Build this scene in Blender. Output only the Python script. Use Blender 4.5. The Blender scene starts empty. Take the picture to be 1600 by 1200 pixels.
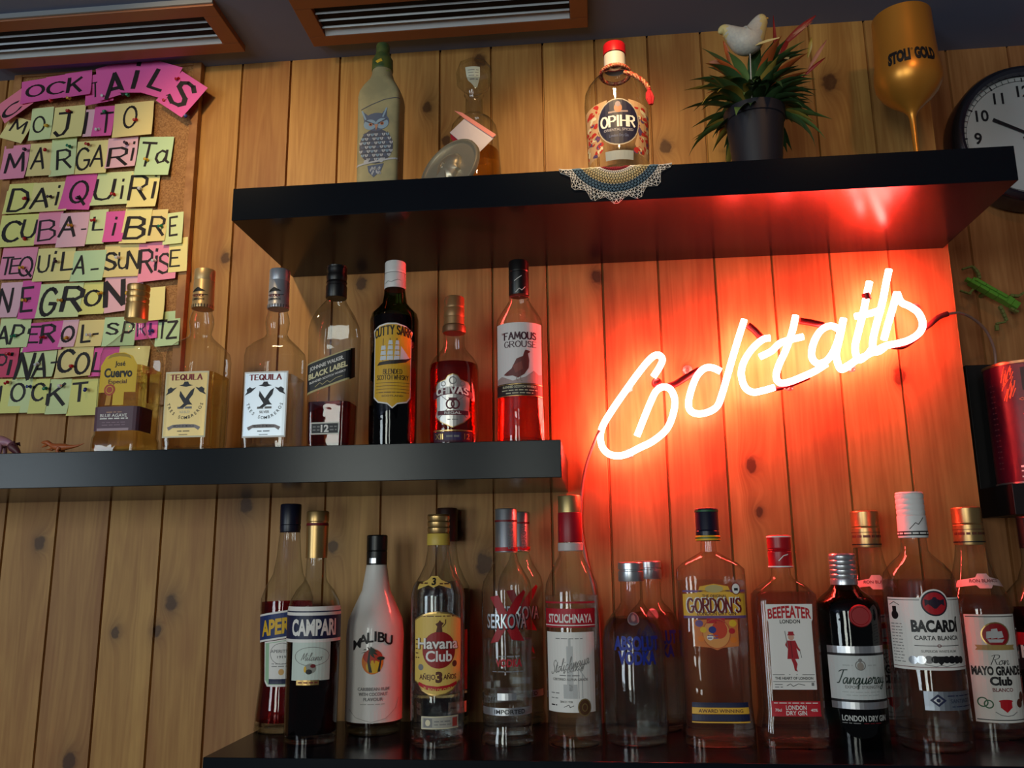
import bpy, bmesh, math, random
from mathutils import Vector, Matrix

# ---------------------------------------------------------------- scene, camera, world, lights
scene = bpy.context.scene
col = scene.collection
H0 = 1.55                                   # eye height above the floor
FPX = 1320.26                               # focal length in pixels of the 1600 px wide frame
YAW, PITCH, ROLL = -0.0973199, 0.2059855, -0.0114195
CAM = Vector((1.01536, -1.38113, H0))
fw = Vector((math.sin(YAW)*math.cos(PITCH), math.cos(YAW)*math.cos(PITCH), math.sin(PITCH)))
rt0 = Vector((math.cos(YAW), -math.sin(YAW), 0)); up0 = rt0.cross(fw)
rt = rt0*math.cos(ROLL) + up0*math.sin(ROLL); up = -rt0*math.sin(ROLL) + up0*math.cos(ROLL)
cd = bpy.data.cameras.new('camera'); cam = bpy.data.objects.new('camera', cd); col.objects.link(cam)
cd.sensor_width = 36; cd.lens = FPX/1600*36; cd.clip_start = .02
m3 = Matrix((rt, up, -fw)).transposed()
cam.matrix_world = Matrix.Translation(CAM) @ m3.to_4x4()
scene.camera = cam
vs = scene.view_settings
vs.view_transform = 'Standard'; vs.look = 'None'; vs.gamma = 1; vs.use_curve_mapping = False
vs.exposure = 0.0
scene.cycles.max_bounces = 14; scene.cycles.transparent_max_bounces = 40; scene.cycles.transmission_bounces = 12
scene.cycles.glossy_bounces = 5; scene.cycles.diffuse_bounces = 4
scene.cycles.sample_clamp_indirect = 4; scene.cycles.caustics_reflective = False; scene.cycles.caustics_refractive = False
scene.cycles.use_denoising = True; scene.cycles.blur_glossy = .5

w = bpy.data.worlds.new('world'); scene.world = w; w.use_nodes = True
w.node_tree.nodes['Background'].inputs[0].default_value = (.72, .80, .92, 1)
w.node_tree.nodes['Background'].inputs[1].default_value = .06

def area(name, loc, target, sx, sy, power, color):
    l = bpy.data.lights.new(name, 'AREA'); l.shape = 'RECTANGLE'; l.size = sx; l.size_y = sy; l.energy = power; l.color = color
    o = bpy.data.objects.new(name, l); col.objects.link(o); o.location = loc
    o.rotation_euler = (Vector(target)-Vector(loc)).to_track_quat('-Z', 'Y').to_euler(); return o
def spot(name, loc, target, power, color, angle, blend=.6, r=.03):
    l = bpy.data.lights.new(name, 'SPOT'); l.energy = power; l.color = color; l.spot_size = math.radians(angle); l.spot_blend = blend; l.shadow_soft_size = r
    o = bpy.data.objects.new(name, l); col.objects.link(o); o.location = loc
    o.rotation_euler = (Vector(target)-Vector(loc)).to_track_quat('-Z', 'Y').to_euler(); return o
for x, wd_, pw, dc in ((-2.75, 1.0, 46, (.80, .93, 1.0)), (-.42, .62, 30, (.92, .98, .90)), (.62, .3, 10, (.92, .98, .90))):      # street windows of the bar, behind the camera
    area('window_daylight', (x, -4.2, H0+.15), (.6, 0, H0-.1), wd_, 1.5, pw, dc)
WARM = (1.0, .68, .33)
spot('ceiling_spot', (.30, -.62, H0+.915), (.42, 0, H0+.62), 20, WARM, 66, .95)
spot('ceiling_spot', (1.02, -.62, H0+.915), (1.02, 0, H0+.60), 25, WARM, 54, .95)
spot('ceiling_spot', (1.50, -.72, H0+.915), (1.40, -.12, H0+.66), 3.4, (1.0, .52, .22), 70, .9)

# ---------------------------------------------------------------- projecting pixels of the frame into the room
def ray(x, y): return rt*((x-800)/FPX) - up*((y-600)/FPX) + fw
def at(x, y, Y=0.0):
    v = ray(x, y); return CAM + v*((Y-CAM.y)/v.y)
def atz(x, y, z):
    v = ray(x, y); return CAM + v*((z-CAM.z)/v.z)
def pxm(P): return (Vector(P)-CAM).dot(fw)/FPX      # metres per pixel at P

# ---------------------------------------------------------------- materials
def lin(c): return tuple(((v/255)/12.92 if v/255 <= .04045 else ((v/255+.055)/1.055)**2.4) for v in c)
MC = {}
def M(name, rgb, rough=.5, metal=0.0, spec=.5, emit=None, es=0, coat=0, trans=0, ior=1.45, bump=None):
    if name in MC: return MC[name]
    m = bpy.data.materials.new(name); m.use_nodes = True; nt = m.node_tree
    b = nt.nodes['Principled BSDF']
    b.inputs['Base Color'].default_value = (*lin(rgb), 1); b.inputs['Roughness'].default_value = rough
    b.inputs['Metallic'].default_value = metal; b.inputs['Specular IOR Level'].default_value = spec
    b.inputs['Coat Weight'].default_value = coat; b.inputs['Transmission Weight'].default_value = trans; b.inputs['IOR'].default_value = ior
    if emit: b.inputs['Emission Color'].default_value = (*emit, 1); b.inputs['Emission Strength'].default_value = es
    if bump:
        n = nt.nodes.new('ShaderNodeTexNoise'); n.inputs['Scale'].default_value = bump[0]; n.inputs['Detail'].default_value = 4
        t = nt.nodes.new('ShaderNodeTexCoord'); nt.links.new(t.outputs['Object'], n.inputs['Vector'])
        bp = nt.nodes.new('ShaderNodeBump'); bp.inputs['Strength'].default_value = bump[1]; bp.inputs['Distance'].default_value = .002
        nt.links.new(n.outputs['Fac'], bp.inputs['Height']); nt.links.new(bp.outputs['Normal'], b.inputs['Normal'])
        if len(bump) > 2:
            mx = nt.nodes.new('ShaderNodeMix'); mx.data_type = 'RGBA'
            mx.inputs[6].default_value = (*lin(rgb), 1); mx.inputs[7].default_value = (*lin(bump[2]), 1)
            mr = nt.nodes.new('ShaderNodeMapRange'); mr.inputs[1].default_value = .38; mr.inputs[2].default_value = .62
            nt.links.new(n.outputs['Fac'], mr.inputs[0]); nt.links.new(mr.outputs[0], mx.inputs[0]); nt.links.new(mx.outputs[2], b.inputs['Base Color'])
    MC[name] = m; return m
def ink(rgb, rough=.5): return M('ink_%02x%02x%02x' % tuple(rgb), rgb, rough)
def foil(rgb, rough=.3): return M('foil_%02x%02x%02x' % tuple(rgb), rgb, rough, .85)
def shell_glass(name, tint, edge, rough=.02):
    """thin bottle wall: clear straight on, denser where the ray runs along the wall, mirror reflection by Fresnel"""
    if name in MC: return MC[name]
    m = bpy.data.materials.new(name); m.use_nodes = True; nt = m.node_tree; N = nt.nodes; L = nt.links
    N.remove(N['Principled BSDF']); out = N['Material Output']
    lw = N.new('ShaderNodeLayerWeight'); lw.inputs[0].default_value = .30
    mx = N.new('ShaderNodeMix'); mx.data_type = 'RGBA'; mx.inputs[6].default_value = (*tint, 1); mx.inputs[7].default_value = (*edge, 1)
    pw = N.new('ShaderNodeMath'); pw.operation = 'POWER'; pw.inputs[1].default_value = 2.2
    L.new(lw.outputs['Facing'], pw.inputs[0]); L.new(pw.outputs[0], mx.inputs[0])
    tr = N.new('ShaderNodeBsdfTransparent'); L.new(mx.outputs[2], tr.inputs[0])
    gl = N.new('ShaderNodeBsdfGlossy'); gl.inputs['Roughness'].default_value = rough
    nz = N.new('ShaderNodeTexNoise'); nz.inputs['Scale'].default_value = 28; tc = N.new('ShaderNodeTexCoord'); L.new(tc.outputs['Object'], nz.inputs['Vector'])
    bp = N.new('ShaderNodeBump'); bp.inputs['Strength'].default_value = .14; bp.inputs['Distance'].default_value = .004
    L.new(nz.outputs['Fac'], bp.inputs['Height']); L.new(bp.outputs['Normal'], gl.inputs['Normal'])
    f5 = N.new('ShaderNodeLayerWeight'); f5.inputs[0].default_value = .5; L.new(bp.outputs['Normal'], f5.inputs['Normal'])
    p5 = N.new('ShaderNodeMath'); p5.operation = 'POWER'; p5.inputs[1].default_value = 4.5; L.new(f5.outputs['Facing'], p5.inputs[0])
    fr = N.new('ShaderNodeMath'); fr.operation = 'MULTIPLY_ADD'; fr.inputs[1].default_value = .80; fr.inputs[2].default_value = .05; L.new(p5.outputs[0], fr.inputs[0])
    ms = N.new('ShaderNodeMixShader'); L.new(fr.outputs[0], ms.inputs[0]); L.new(tr.outputs[0], ms.inputs[1]); L.new(gl.outputs[0], ms.inputs[2])
    L.new(ms.outputs[0], out.inputs[0]); MC[name] = m; return m
CLEAR = shell_glass('clear_glass', (.945, .955, .945), (.17, .19, .18))
GREEN = shell_glass('dark_green_glass', (.16, .22, .10), (.02, .03, .015))
def liquid(name, rgb, ior=1.35):
    if name in MC: return MC[name]
    m = bpy.data.materials.new(name); m.use_nodes = True; nt = m.node_tree; N = nt.nodes
    N.remove(N['Principled BSDF'])
    g = N.new('ShaderNodeBsdfGlass'); g.inputs['Color'].default_value = (*rgb, 1); g.inputs['Roughness'].default_value = 0; g.inputs['IOR'].default_value = ior
    t = N.new('ShaderNodeBsdfTransparent'); t.inputs[0].default_value = (*[c*c for c in rgb], 1)
    ms = N.new('ShaderNodeMixShader'); ms.inputs[0].default_value = .5
    nt.links.new(t.outputs[0], ms.inputs[1]); nt.links.new(g.outputs[0], ms.inputs[2]); nt.links.new(ms.outputs[0], N['Material Output'].inputs[0])
    MC[name] = m; return m
WATER = liquid('clear_spirit', (.94, .95, .95))

BW = .0943                                                # width of one wall board
KNOTS_AND_SPOTS = [(750, 95, 1.0), (668, 168, .8), (1296, 128, 1.2), (1040, 229, .9), (385, 790, 1.0), (62, 848, .9), (181, 988, .7), (757, 880, 1.3), (712, 828, 1.2),  # knots and other dark spots of the boards
         (1174, 727, .8), (931, 432, .9), (1405, 588, 1.0), (352, 403, .8), (565, 442, .9), (108, 1190, 1.0), (520, 855, .8), (698, 222, .9), (1186, 800, .6),
         (1072, 580, .6), (245, 985, .7), (268, 942, 1.0), (425, 1080, .7), (690, 640, .8)]
def wood(name, base, dark, knots=(), bw=BW, off=0.0, rough=.5, vertical=True, var=.3):
    m = bpy.data.materials.new(name); m.use_nodes = True; nt = m.node_tree; N = nt.nodes; L = nt.links
    b = N['Principled BSDF']; tc = N.new('ShaderNodeTexCoord'); sp = N.new('ShaderNodeSeparateXYZ'); L.new(tc.outputs['Object'], sp.inputs[0])
    def math_(op, a, c=None, d=None):
        n = N.new('ShaderNodeMath'); n.operation = op
        for i, v in enumerate((a, c, d)):
            if v is None: continue
            if isinstance(v, (int, float)): n.inputs[i].default_value = v
            else: L.new(v, n.inputs[i])
        return n.outputs[0]
    X, Z = (sp.outputs[0], sp.outputs[2]) if vertical else (sp.outputs[1], sp.outputs[0])
    pid = math_('FLOOR', math_('DIVIDE', math_('SUBTRACT', X, off), bw))
    wn = N.new('ShaderNodeTexWhiteNoise'); wn.noise_dimensions = '1D'; L.new(pid, wn.inputs['W']); rnd = wn.outputs['Value']
    kn = N.new('ShaderNodeTexNoise'); kn.inputs['Scale'].default_value = 70; kn.inputs['Detail'].default_value = 2; L.new(tc.outputs['Object'], kn.inputs['Vector'])
    kno = math_('MULTIPLY', math_('SUBTRACT', kn.outputs['Fac'], .5), 2.2)
    kmax = None
    for (px, py, s) in knots:
        P = at(px, py, 0)
        dx = math_('DIVIDE', math_('SUBTRACT', X, P.x), .0105*s); dz = math_('DIVIDE', math_('SUBTRACT', Z, P.z), .0145*s)
        d = math_('MAXIMUM', math_('ADD', math_('ADD', math_('MULTIPLY', dx, dx), math_('MULTIPLY', dz, dz)), kno), 0.0)
        g = math_('DIVIDE', 1.0, math_('ADD', 1.0, d))
        kmax = g if kmax is None else math_('MAXIMUM', kmax, g)
    if kmax is None: kmax = math_('MULTIPLY', rnd, 0.0)
    cx = N.new('ShaderNodeCombineXYZ'); L.new(math_('ADD', math_('MULTIPLY', X, 1.0), math_('MULTIPLY', kmax, .05)), cx.inputs[0])
    L.new(math_('MULTIPLY', rnd, 37.0), cx.inputs[1]); L.new(math_('MULTIPLY', Z, .055), cx.inputs[2])
    n1 = N.new('ShaderNodeTexNoise'); n1.inputs['Scale'].default_value = 220; n1.inputs['Detail'].default_value = 3; L.new(cx.outputs[0], n1.inputs['Vector'])
    n2 = N.new('ShaderNodeTexNoise'); n2.inputs['Scale'].default_value = 26; n2.inputs['Detail'].default_value = 2; L.new(cx.outputs[0], n2.inputs['Vector'])
    rings = math_('SINE', math_('MULTIPLY', n2.outputs['Fac'], 62.0))
    f = math_('ADD', math_('MULTIPLY', n1.outputs['Fac'], .34), math_('ADD', math_('MULTIPLY', rings, .055), math_('MULTIPLY', n2.outputs['Fac'], .66)))
    r = N.new('ShaderNodeValToRGB'); r.color_ramp.elements[0].position = .28; r.color_ramp.elements[1].position = .74
    r.color_ramp.elements[0].color = (*lin(dark), 1); r.color_ramp.elements[1].color = (*lin(base), 1); L.new(f, r.inputs[0])
    hs = N.new('ShaderNodeHueSaturation'); L.new(r.outputs[0], hs.inputs['Color'])
    L.new(math_('ADD', 1.0-var*.6, math_('MULTIPLY', rnd, var)), hs.inputs['Value'])
    L.new(math_('ADD', .494, math_('MULTIPLY', rnd, .010)), hs.inputs['Hue'])
    cs = N.new('ShaderNodeCombineXYZ'); L.new(X, cs.inputs[0]); L.new(math_('MULTIPLY', rnd, 9.0), cs.inputs[1]); L.new(math_('MULTIPLY', Z, .35), cs.inputs[2])
    n3 = N.new('ShaderNodeTexNoise'); n3.inputs['Scale'].default_value = 16; n3.inputs['Detail'].default_value = 3; L.new(cs.outputs[0], n3.inputs['Vector'])
    m3_ = N.new('ShaderNodeMapRange'); m3_.inputs[1].default_value = .50; m3_.inputs[2].default_value = .78; m3_.inputs[4].default_value = .55; L.new(n3.outputs['Fac'], m3_.inputs[0])
    sm = N.new('ShaderNodeMix'); sm.data_type = 'RGBA'; L.new(m3_.outputs[0], sm.inputs[0]); L.new(hs.outputs[0], sm.inputs[6]); sm.inputs[7].default_value = (*lin((136, 76, 38)), 1)
    km = N.new('ShaderNodeMix'); km.data_type = 'RGBA'; L.new(sm.outputs[2], km.inputs[6]); km.inputs[7].default_value = (*lin((52, 22, 12)), 1)
    mr = N.new('ShaderNodeMapRange'); mr.inputs[1].default_value = .30; mr.inputs[2].default_value = .62; L.new(kmax, mr.inputs[0])
    mr2 = N.new('ShaderNodeMapRange'); mr2.inputs[1].default_value = .05; mr2.inputs[2].default_value = .40; mr2.inputs[4].default_value = .35; L.new(kmax, mr2.inputs[0])
    L.new(math_('MAXIMUM', math_('MULTIPLY', mr.outputs[0], .85), mr2.outputs[0]), km.inputs[0])
    b.inputs['Specular IOR Level'].default_value = .3; L.new(km.outputs[2], b.inputs['Base Color']); b.inputs['Roughness'].default_value = rough
    bp = N.new('ShaderNodeBump'); bp.inputs['Strength'].default_value = .12; bp.inputs['Distance'].default_value = .001
    L.new(f, bp.inputs['Height']); L.new(bp.outputs['Normal'], b.inputs['Normal'])
    return m

# ---------------------------------------------------------------- mesh helpers
def link(name, mesh, parent=None):
    o = bpy.data.objects.new(name, mesh); col.objects.link(o)
    if parent is not None: o.parent = parent
    return o
def mesh_obj(name, verts, faces, mats, parent=None, fm=None, smooth=True, angle=40, loc=None):
    me = bpy.data.meshes.new(name); me.from_pydata([tuple(v) for v in verts], [], [tuple(f) for f in faces])
    if not isinstance(mats, (list, tuple)): mats = [mats]
    for mm in mats: me.materials.append(mm)
    if fm: me.polygons.foreach_set('material_index', fm)
    if smooth:
        me.polygons.foreach_set('use_smooth', [True]*len(me.polygons))
        me.set_sharp_from_angle(angle=math.radians(angle))
    me.update(); o = link(name, me, parent)
    if loc is not None: o.location = loc
    return o
def tag(o, label=None, cat=None, group=None, kind=None):
    if label: o['label'] = label
    if cat: o['category'] = cat
    if group: o['group'] = group
    if kind: o['kind'] = kind
    return o
def thing(name, label, cat, loc, group=None, rotz=0):
    o = bpy.data.objects.new(name, None); col.objects.link(o); o.location = loc; o.rotation_euler = (0, 0, rotz); o.empty_display_size = .02
    return tag(o, label, cat, group)
class MB:
    """collects shapes into one mesh"""
    def __init__(s): s.v = []; s.f = []; s.m = []; s.mats = []
    def mi(s, mat):
        if mat not in s.mats: s.mats.append(mat)
        return s.mats.index(mat)
    def add(s, verts, faces, mat):
        k = len(s.v); i = s.mi(mat); s.v += [Vector(v) for v in verts]
        for f in faces: s.f.append([a+k for a in f]); s.m.append(i)
    def box(s, lo, hi, mat, bev=0.0):
        bm = bmesh.new(); bmesh.ops.create_cube(bm, size=1)
        c = [(lo[i]+hi[i])/2 for i in range(3)]; d = [hi[i]-lo[i] for i in range(3)]
        for v in bm.verts: v.co = Vector((c[0]+v.co.x*d[0], c[1]+v.co.y*d[1], c[2]+v.co.z*d[2]))
        if bev: bmesh.ops.bevel(bm, geom=list(bm.edges), offset=bev, segments=2, affect='EDGES', profile=.5)
        s.addbm(bm, mat)
    def addbm(s, bm, mat, mx=None):
        bm.verts.index_update(); vs_ = [(mx @ v.co if mx else v.co.copy()) for v in bm.verts]
        s.add(vs_, [[v.index for v in f.verts] for f in bm.faces], mat); bm.free()
    def tube(s, path, r, mat, seg=10, caps=True, up_=None):
        n = len(path); P = [Vector(p) for p in path]; R = r if isinstance(r, (list, tuple)) else [r]*n
        verts = []; faces = []; prev = None
        for i in range(n):
            t = (P[min(i+1, n-1)]-P[max(i-1, 0)]).normalized()
            if prev is None:
                a = Vector((0, 0, 1)) if abs(t.z) < .9 else Vector((1, 0, 0)); u = t.cross(a).normalized()
            else: u = (prev - t*prev.dot(t)).normalized()
            prev = u; v = t.cross(u)
            for k in range(seg):
                a = 2*math.pi*k/seg; verts.append(P[i] + (u*math.cos(a)+v*math.sin(a))*R[i])
        for i in range(n-1):
            for k in range(seg):
                faces.append((i*seg+k, i*seg+(k+1) % seg, (i+1)*seg+(k+1) % seg, (i+1)*seg+k))
        if caps: faces.append(list(range(seg))[::-1]); faces.append([(n-1)*seg+k for k in range(seg)])
        s.add(verts, faces, mat)
    def lathe(s, prof, mat, seg=40, mx=None, cap0=True, cap1=True):
        verts = []; faces = []
        for (z, r) in prof:
            for k in range(seg):
                a = 2*math.pi*k/seg; v = Vector((r*math.cos(a), r*math.sin(a), z)); verts.append(mx @ v if mx else v)
        n = len(prof)
        for i in range(n-1):
            for k in range(seg): faces.append((i*seg+k, i*seg+(k+1) % seg, (i+1)*seg+(k+1) % seg, (i+1)*seg+k))
        if cap0: faces.append(list(range(seg))[::-1])
        if cap1: faces.append([(n-1)*seg+k for k in range(seg)])
        s.add(verts, faces, mat)
    def ball(s, c, r, mat, seg=16, mx=None):
        bm = bmesh.new(); bmesh.ops.create_uvsphere(bm, u_segments=seg, v_segments=max(6, seg*2//3), radius=1)
        r = r if isinstance(r, (tuple, list)) else (r, r, r)
        for v in bm.verts: v.co = Vector(c) + (mx @ Vector((v.co.x*r[0], v.co.y*r[1], v.co.z*r[2])) if mx else Vector((v.co.x*r[0], v.co.y*r[1], v.co.z*r[2])))
        s.addbm(bm, mat)
    def build(s, name, parent=None, smooth=True, angle=40, loc=None):
        return mesh_obj(name, s.v, s.f, s.mats, parent, s.m, smooth, angle, loc)
def catmull(pts, n=6):
    P = [Vector(p) for p in pts]; out = []
    for i in range(len(P)-1):
        p0, p1, p2, p3 = P[max(i-1, 0)], P[i], P[i+1], P[min(i+2, len(P)-1)]
        for k in range(n):
            t = k/n; out.append(.5*((2*p1)+(p2-p0)*t+(2*p0-5*p1+4*p2-p3)*t*t+(3*p1-p0-3*p2+p3)*t**3))
    out.append(P[-1]); return out

# ---------------------------------------------------------------- lettering: built-in outline font and pen strokes
_tc = {}
def outline_text(s, bold=.0, shear=0.0):
    """flat triangles of a line of text, capital height 1, starting at x = 0"""
    key = (s, bold, shear)
    if key in _tc: return _tc[key]
    cu = bpy.data.curves.new('t', 'FONT'); cu.body = s; cu.size = 1; cu.offset = bold; cu.shear = shear; cu.resolution_u = 3; cu.fill_mode = 'FRONT'
    o = bpy.data.objects.new('t', cu); col.objects.link(o)
    dg = bpy.context.evaluated_depsgraph_get(); me = o.evaluated_get(dg).to_mesh()
    vs_ = [(v.co.x, v.co.y) for v in me.vertices]; fs = [list(p.vertices) for p in me.polygons]
    o.evaluated_get(dg).to_mesh_clear(); bpy.data.objects.remove(o); bpy.data.curves.remove(cu)
    x0 = min((v[0] for v in vs_), default=0); k = 1/.729
    vs_ = [((x-x0)*k, y*k) for x, y in vs_]; wd = max((v[0] for v in vs_), default=1)
    _tc[key] = (vs_, fs, wd); return _tc[key]
CIRC = lambda cx, cy, rx, ry, a0=0, a1=360, n=14: ' '.join('%.2f,%.2f' % (cx+rx*math.cos(math.radians(a0+(a1-a0)*i/n)), cy+ry*math.sin(math.radians(a0+(a1-a0)*i/n))) for i in range(n+1))
PEN = {'A': '0,0 4,10 8,0;1.4,3.6 6.6,3.6', 'B': '0,0 0,10 4,10 6,9 6.2,7 4.6,5.6 0,5.4;4.6,5.4 6.8,4.2 7,2 5,.2 0,0', 'C': CIRC(4, 5, 3.8, 5, 45, 315),
  'D': '0,0 0,10 3.5,10 6.3,8.4 7.4,5 6.3,1.6 3.5,0 0,0', 'E': '6.3,10 0,10 0,0 6.5,0;0,5.3 5,5.3', 'F': '6.3,10 0,10 0,0;0,5.3 5,5.3', 'G': CIRC(4, 5, 3.8, 5, 45, 330)+' 7.5,4.4 4.4,4.4',
  'H': '0,0 0,10;7,0 7,10;0,5.2 7,5.2', 'I': '0,0 0,10', 'J': '1,10 6,10;5,10 4.8,3 3.6,.6 1.8,0 .2,1.8', 'K': '0,0 0,10;6.6,10 .2,4.2;2.3,5.8 7,0', 'L': '0,10 0,0 6,0',
  'M': '0,0 1,10 4.5,2.5 8,10 9,0', 'N': '0,0 0,10 7,0 7,10', 'O': CIRC(4, 5, 3.9, 5, 90, 450, 18), 'P': '0,0 0,10 4.5,10 6.8,8.6 6.8,6.2 4.5,4.8 0,4.8',
  'Q': CIRC(4, 5, 3.9, 5, 90, 450, 18)+';4.5,3 8.3,-.6', 'R': '0,0 0,10 4.5,10 6.6,8.7 6.6,6.4 4.4,5 0,5;3,5 7.2,0', 'S': '6.6,8.4 5,9.8 2.6,9.9 .8,8.5 1,6.6 3.4,5.3 5.8,4.1 6.7,2.2 5.6,.5 3,0 .3,1.4',
  'T': '0,10 8,10;4,10 4,0', 'U': '0,10 0,3 1.2,.6 3.5,0 5.8,.6 7,3 7,10', 'V': '0,10 3.7,0 7.4,10', 'W': '0,10 2.6,0 5,8 7.4,0 10,10', 'X': '0,0 7,10;0,10 7,0', 'Y': '0,10 3.5,5 7,10;3.5,5 3.5,0',
  'Z': '.3,10 6.8,10 .2,0 7,0', 'i': '1,0 1.2,6.4;1.2,9 1.3,9.8', 'a': '5.6,6 3.5,7 1.2,5.4 .6,2.6 2,.2 4.4,1 5.8,4;6,7 5.6,1.4 7.2,0', '-': '0,4.6 5,4.6', '.': '.5,0 1,.5', "'": '1,10 .6,7.4', '1': '0,8 2,10 2,0', '2': '.2,7.6 1.5,9.7 4.4,9.8 5.8,8 5.2,5.6 .2,0 6.2,0',
  '3': '.4,9 2.8,10 5,9 5.2,6.8 2.8,5.4;2.8,5.4 5.6,4.4 5.8,1.8 3.4,0 .2,1', '0': CIRC(3, 5, 2.9, 5, 90, 450, 16), '9': CIRC(3, 7, 2.6, 3, 0, 360, 12)+' 5.4,5 3.6,0'}
# joined-up hand: x-height 4.4, descender -4
SCR = {'M': ('0,.4 2.4,9 3,1.6 6.4,9.4 6.2,1 7.2,.2', 7.6), 'T': ('1,8.6 3,9.6 8.6,9.9;5.4,9.8 3.8,4 2.4,.6 .6,.4', 6), 'S': ('7,8.4 6,9.9 3.8,9.4 3.2,7 5,4.8 5.4,2 3.6,.1 1,.6 .4,2', 7), 'R': ('2,0 3.4,9.4;.8,8.6 4,9.8 7.4,9.2 7.2,6.4 3.4,5;4.4,5 6.6,.6 8.2,.4', 8),
  'C': (CIRC(4.4, 5, 3.6, 5, 50, 320), 8), 'a': ('4,4 2,4.2 .4,2.4 .8,.3 2.4,.4 4,4 4,1 4.8,.1 6,1', 5.6), 'n': ('0,1 1.2,4.2 1,0 3,4 4.2,3.8 4,1 4.8,.1 6,1', 5.6), 'q': ('4,4 2,4.2 .4,2.4 .8,.3 2.4,.4 4,4 3.4,-3.6;2.6,-1.4 6,1', 5.6),
  'u': ('0,1 1,4 .9,1 2,.1 3.6,1 4.4,4.2 4.2,.9 5,.1 6,1', 5.6), 'e': ('0,1 2.8,2.2 3.6,3.6 2.4,4.4 1,3 1,1 2.4,.1 5,1.2', 4.6), 'r': ('0,1 1.2,4.6 2.2,3.9 3.4,4.2 3,1 3.8,.1 5,1', 4.6), 'y': ('0,1 1,4 1,1.4 2.2,.4 3.6,1.2 4.4,4.2 3.4,-3 1.8,-4 1,-2.8 6,1', 5.6),
  't': ('0,1 2.4,8 1.6,1 2.6,.1 4,1;.6,5 3.8,5.2', 3.6), 'o': ('2.2,4.3 .6,2.6 1.2,.4 2.8,.3 3.8,2.2 2.6,4.2 5,3.8', 4.6), 'l': ('0,1 2.4,6.6 2.8,9 1.8,9.2 1.2,5 1.4,1 2.4,.1 3.6,1', 3.3), 'i': ('0,1 1.2,4.2 1.1,.8 2,.1 3.2,1;1.6,6 1.9,6.4', 3), 'c': ('3.6,3.6 2.2,4.4 .7,3 .9,.9 2.2,.1 4.6,1.2', 4.3),
  'h': ('0,1 2.2,7 2.2,9.2 1.3,8.4 1,0 2.4,3.8 3.7,4 3.5,1 4.4,.1 5.6,1', 5.2), 'v': ('0,1 1,4.2 1.4,.2 3.4,4.2 5,3.6', 4.6), 'd': ('4,4 2,4.2 .4,2.4 .8,.3 2.4,.4 4,4 4.8,9.4;4,4 4,1 4.8,.1 6,1', 5.6), 'k': ('0,1 2.2,7 2.2,9.2 1.2,8 1,0;1.2,2.4 3.6,4.4 1.4,2.6 3.6,.1 5,1', 4.8), ' ': ('', 3)}
def strokes(txt, pen=1.0, contrast=.0, nib=0.6, serif=False, script=False, slant=0.0, gap=2.2):
    """pen-drawn line of text as flat quads, capital height 1"""
    key = (txt, pen, contrast, serif, script, slant)
    if key in _tc: return _tc[key]
    V = []; F = []; x = 0.0
    for ch in txt:
        if script: d, adv = SCR.get(ch, ('', 3))
        else:
            d = PEN.get(ch, ''); adv = None
        pl = [[tuple(map(float, q.split(','))) for q in s_.split()] for s_ in d.split(';')] if d else []
        if adv is None: adv = (max(p[0] for l in pl for p in l) if pl else 2.5) + gap + (1.2 if ch == 'I' else 0)
        if ch == 'I' and serif: x += 1.0
        for l in pl:
            if script and len(l) > 3: l = [tuple(v[:2]) for v in catmull([(a, b, 0) for a, b in l], 4)]
            for i in range(len(l)-1):
                ax, ay = l[i]; bx, by = l[i+1]; dx, dy = bx-ax, by-ay; ln = math.hypot(dx, dy) or 1e-6; dx /= ln; dy /= ln
                wd = pen*((1-contrast) + contrast*abs(math.sin(math.atan2(dy, dx)-nib+.6)))*.5
                e = wd*.55; ax -= dx*e; ay -= dy*e; bx += dx*e; by += dy*e; k = len(V)
                for (qx, qy) in ((ax-dy*wd, ay+dx*wd), (ax+dy*wd, ay-dx*wd), (bx+dy*wd, by-dx*wd), (bx-dy*wd, by+dx*wd)):
                    V.append(((x+qx+qy*slant)/10, qy/10))
                F.append([k, k+1, k+2, k+3])
            if serif:
                for (qx, qy) in (l[0], l[-1]):
                    if qy in (0, 10) and len(l) < 8:
                        k = len(V); h = .35 if qy == 0 else -.35
                        for (sx, sy) in ((-1.3, 0), (1.3, 0), (1.3, h*1.6), (-1.3, h*1.6)): V.append(((x+qx+sx)/10, (qy+sy)/10))
                        F.append([k, k+1, k+2, k+3])
        x += adv
    wd = max((v[0] for v in V), default=1); _tc[key] = (V, F, wd); return _tc[key]

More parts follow.
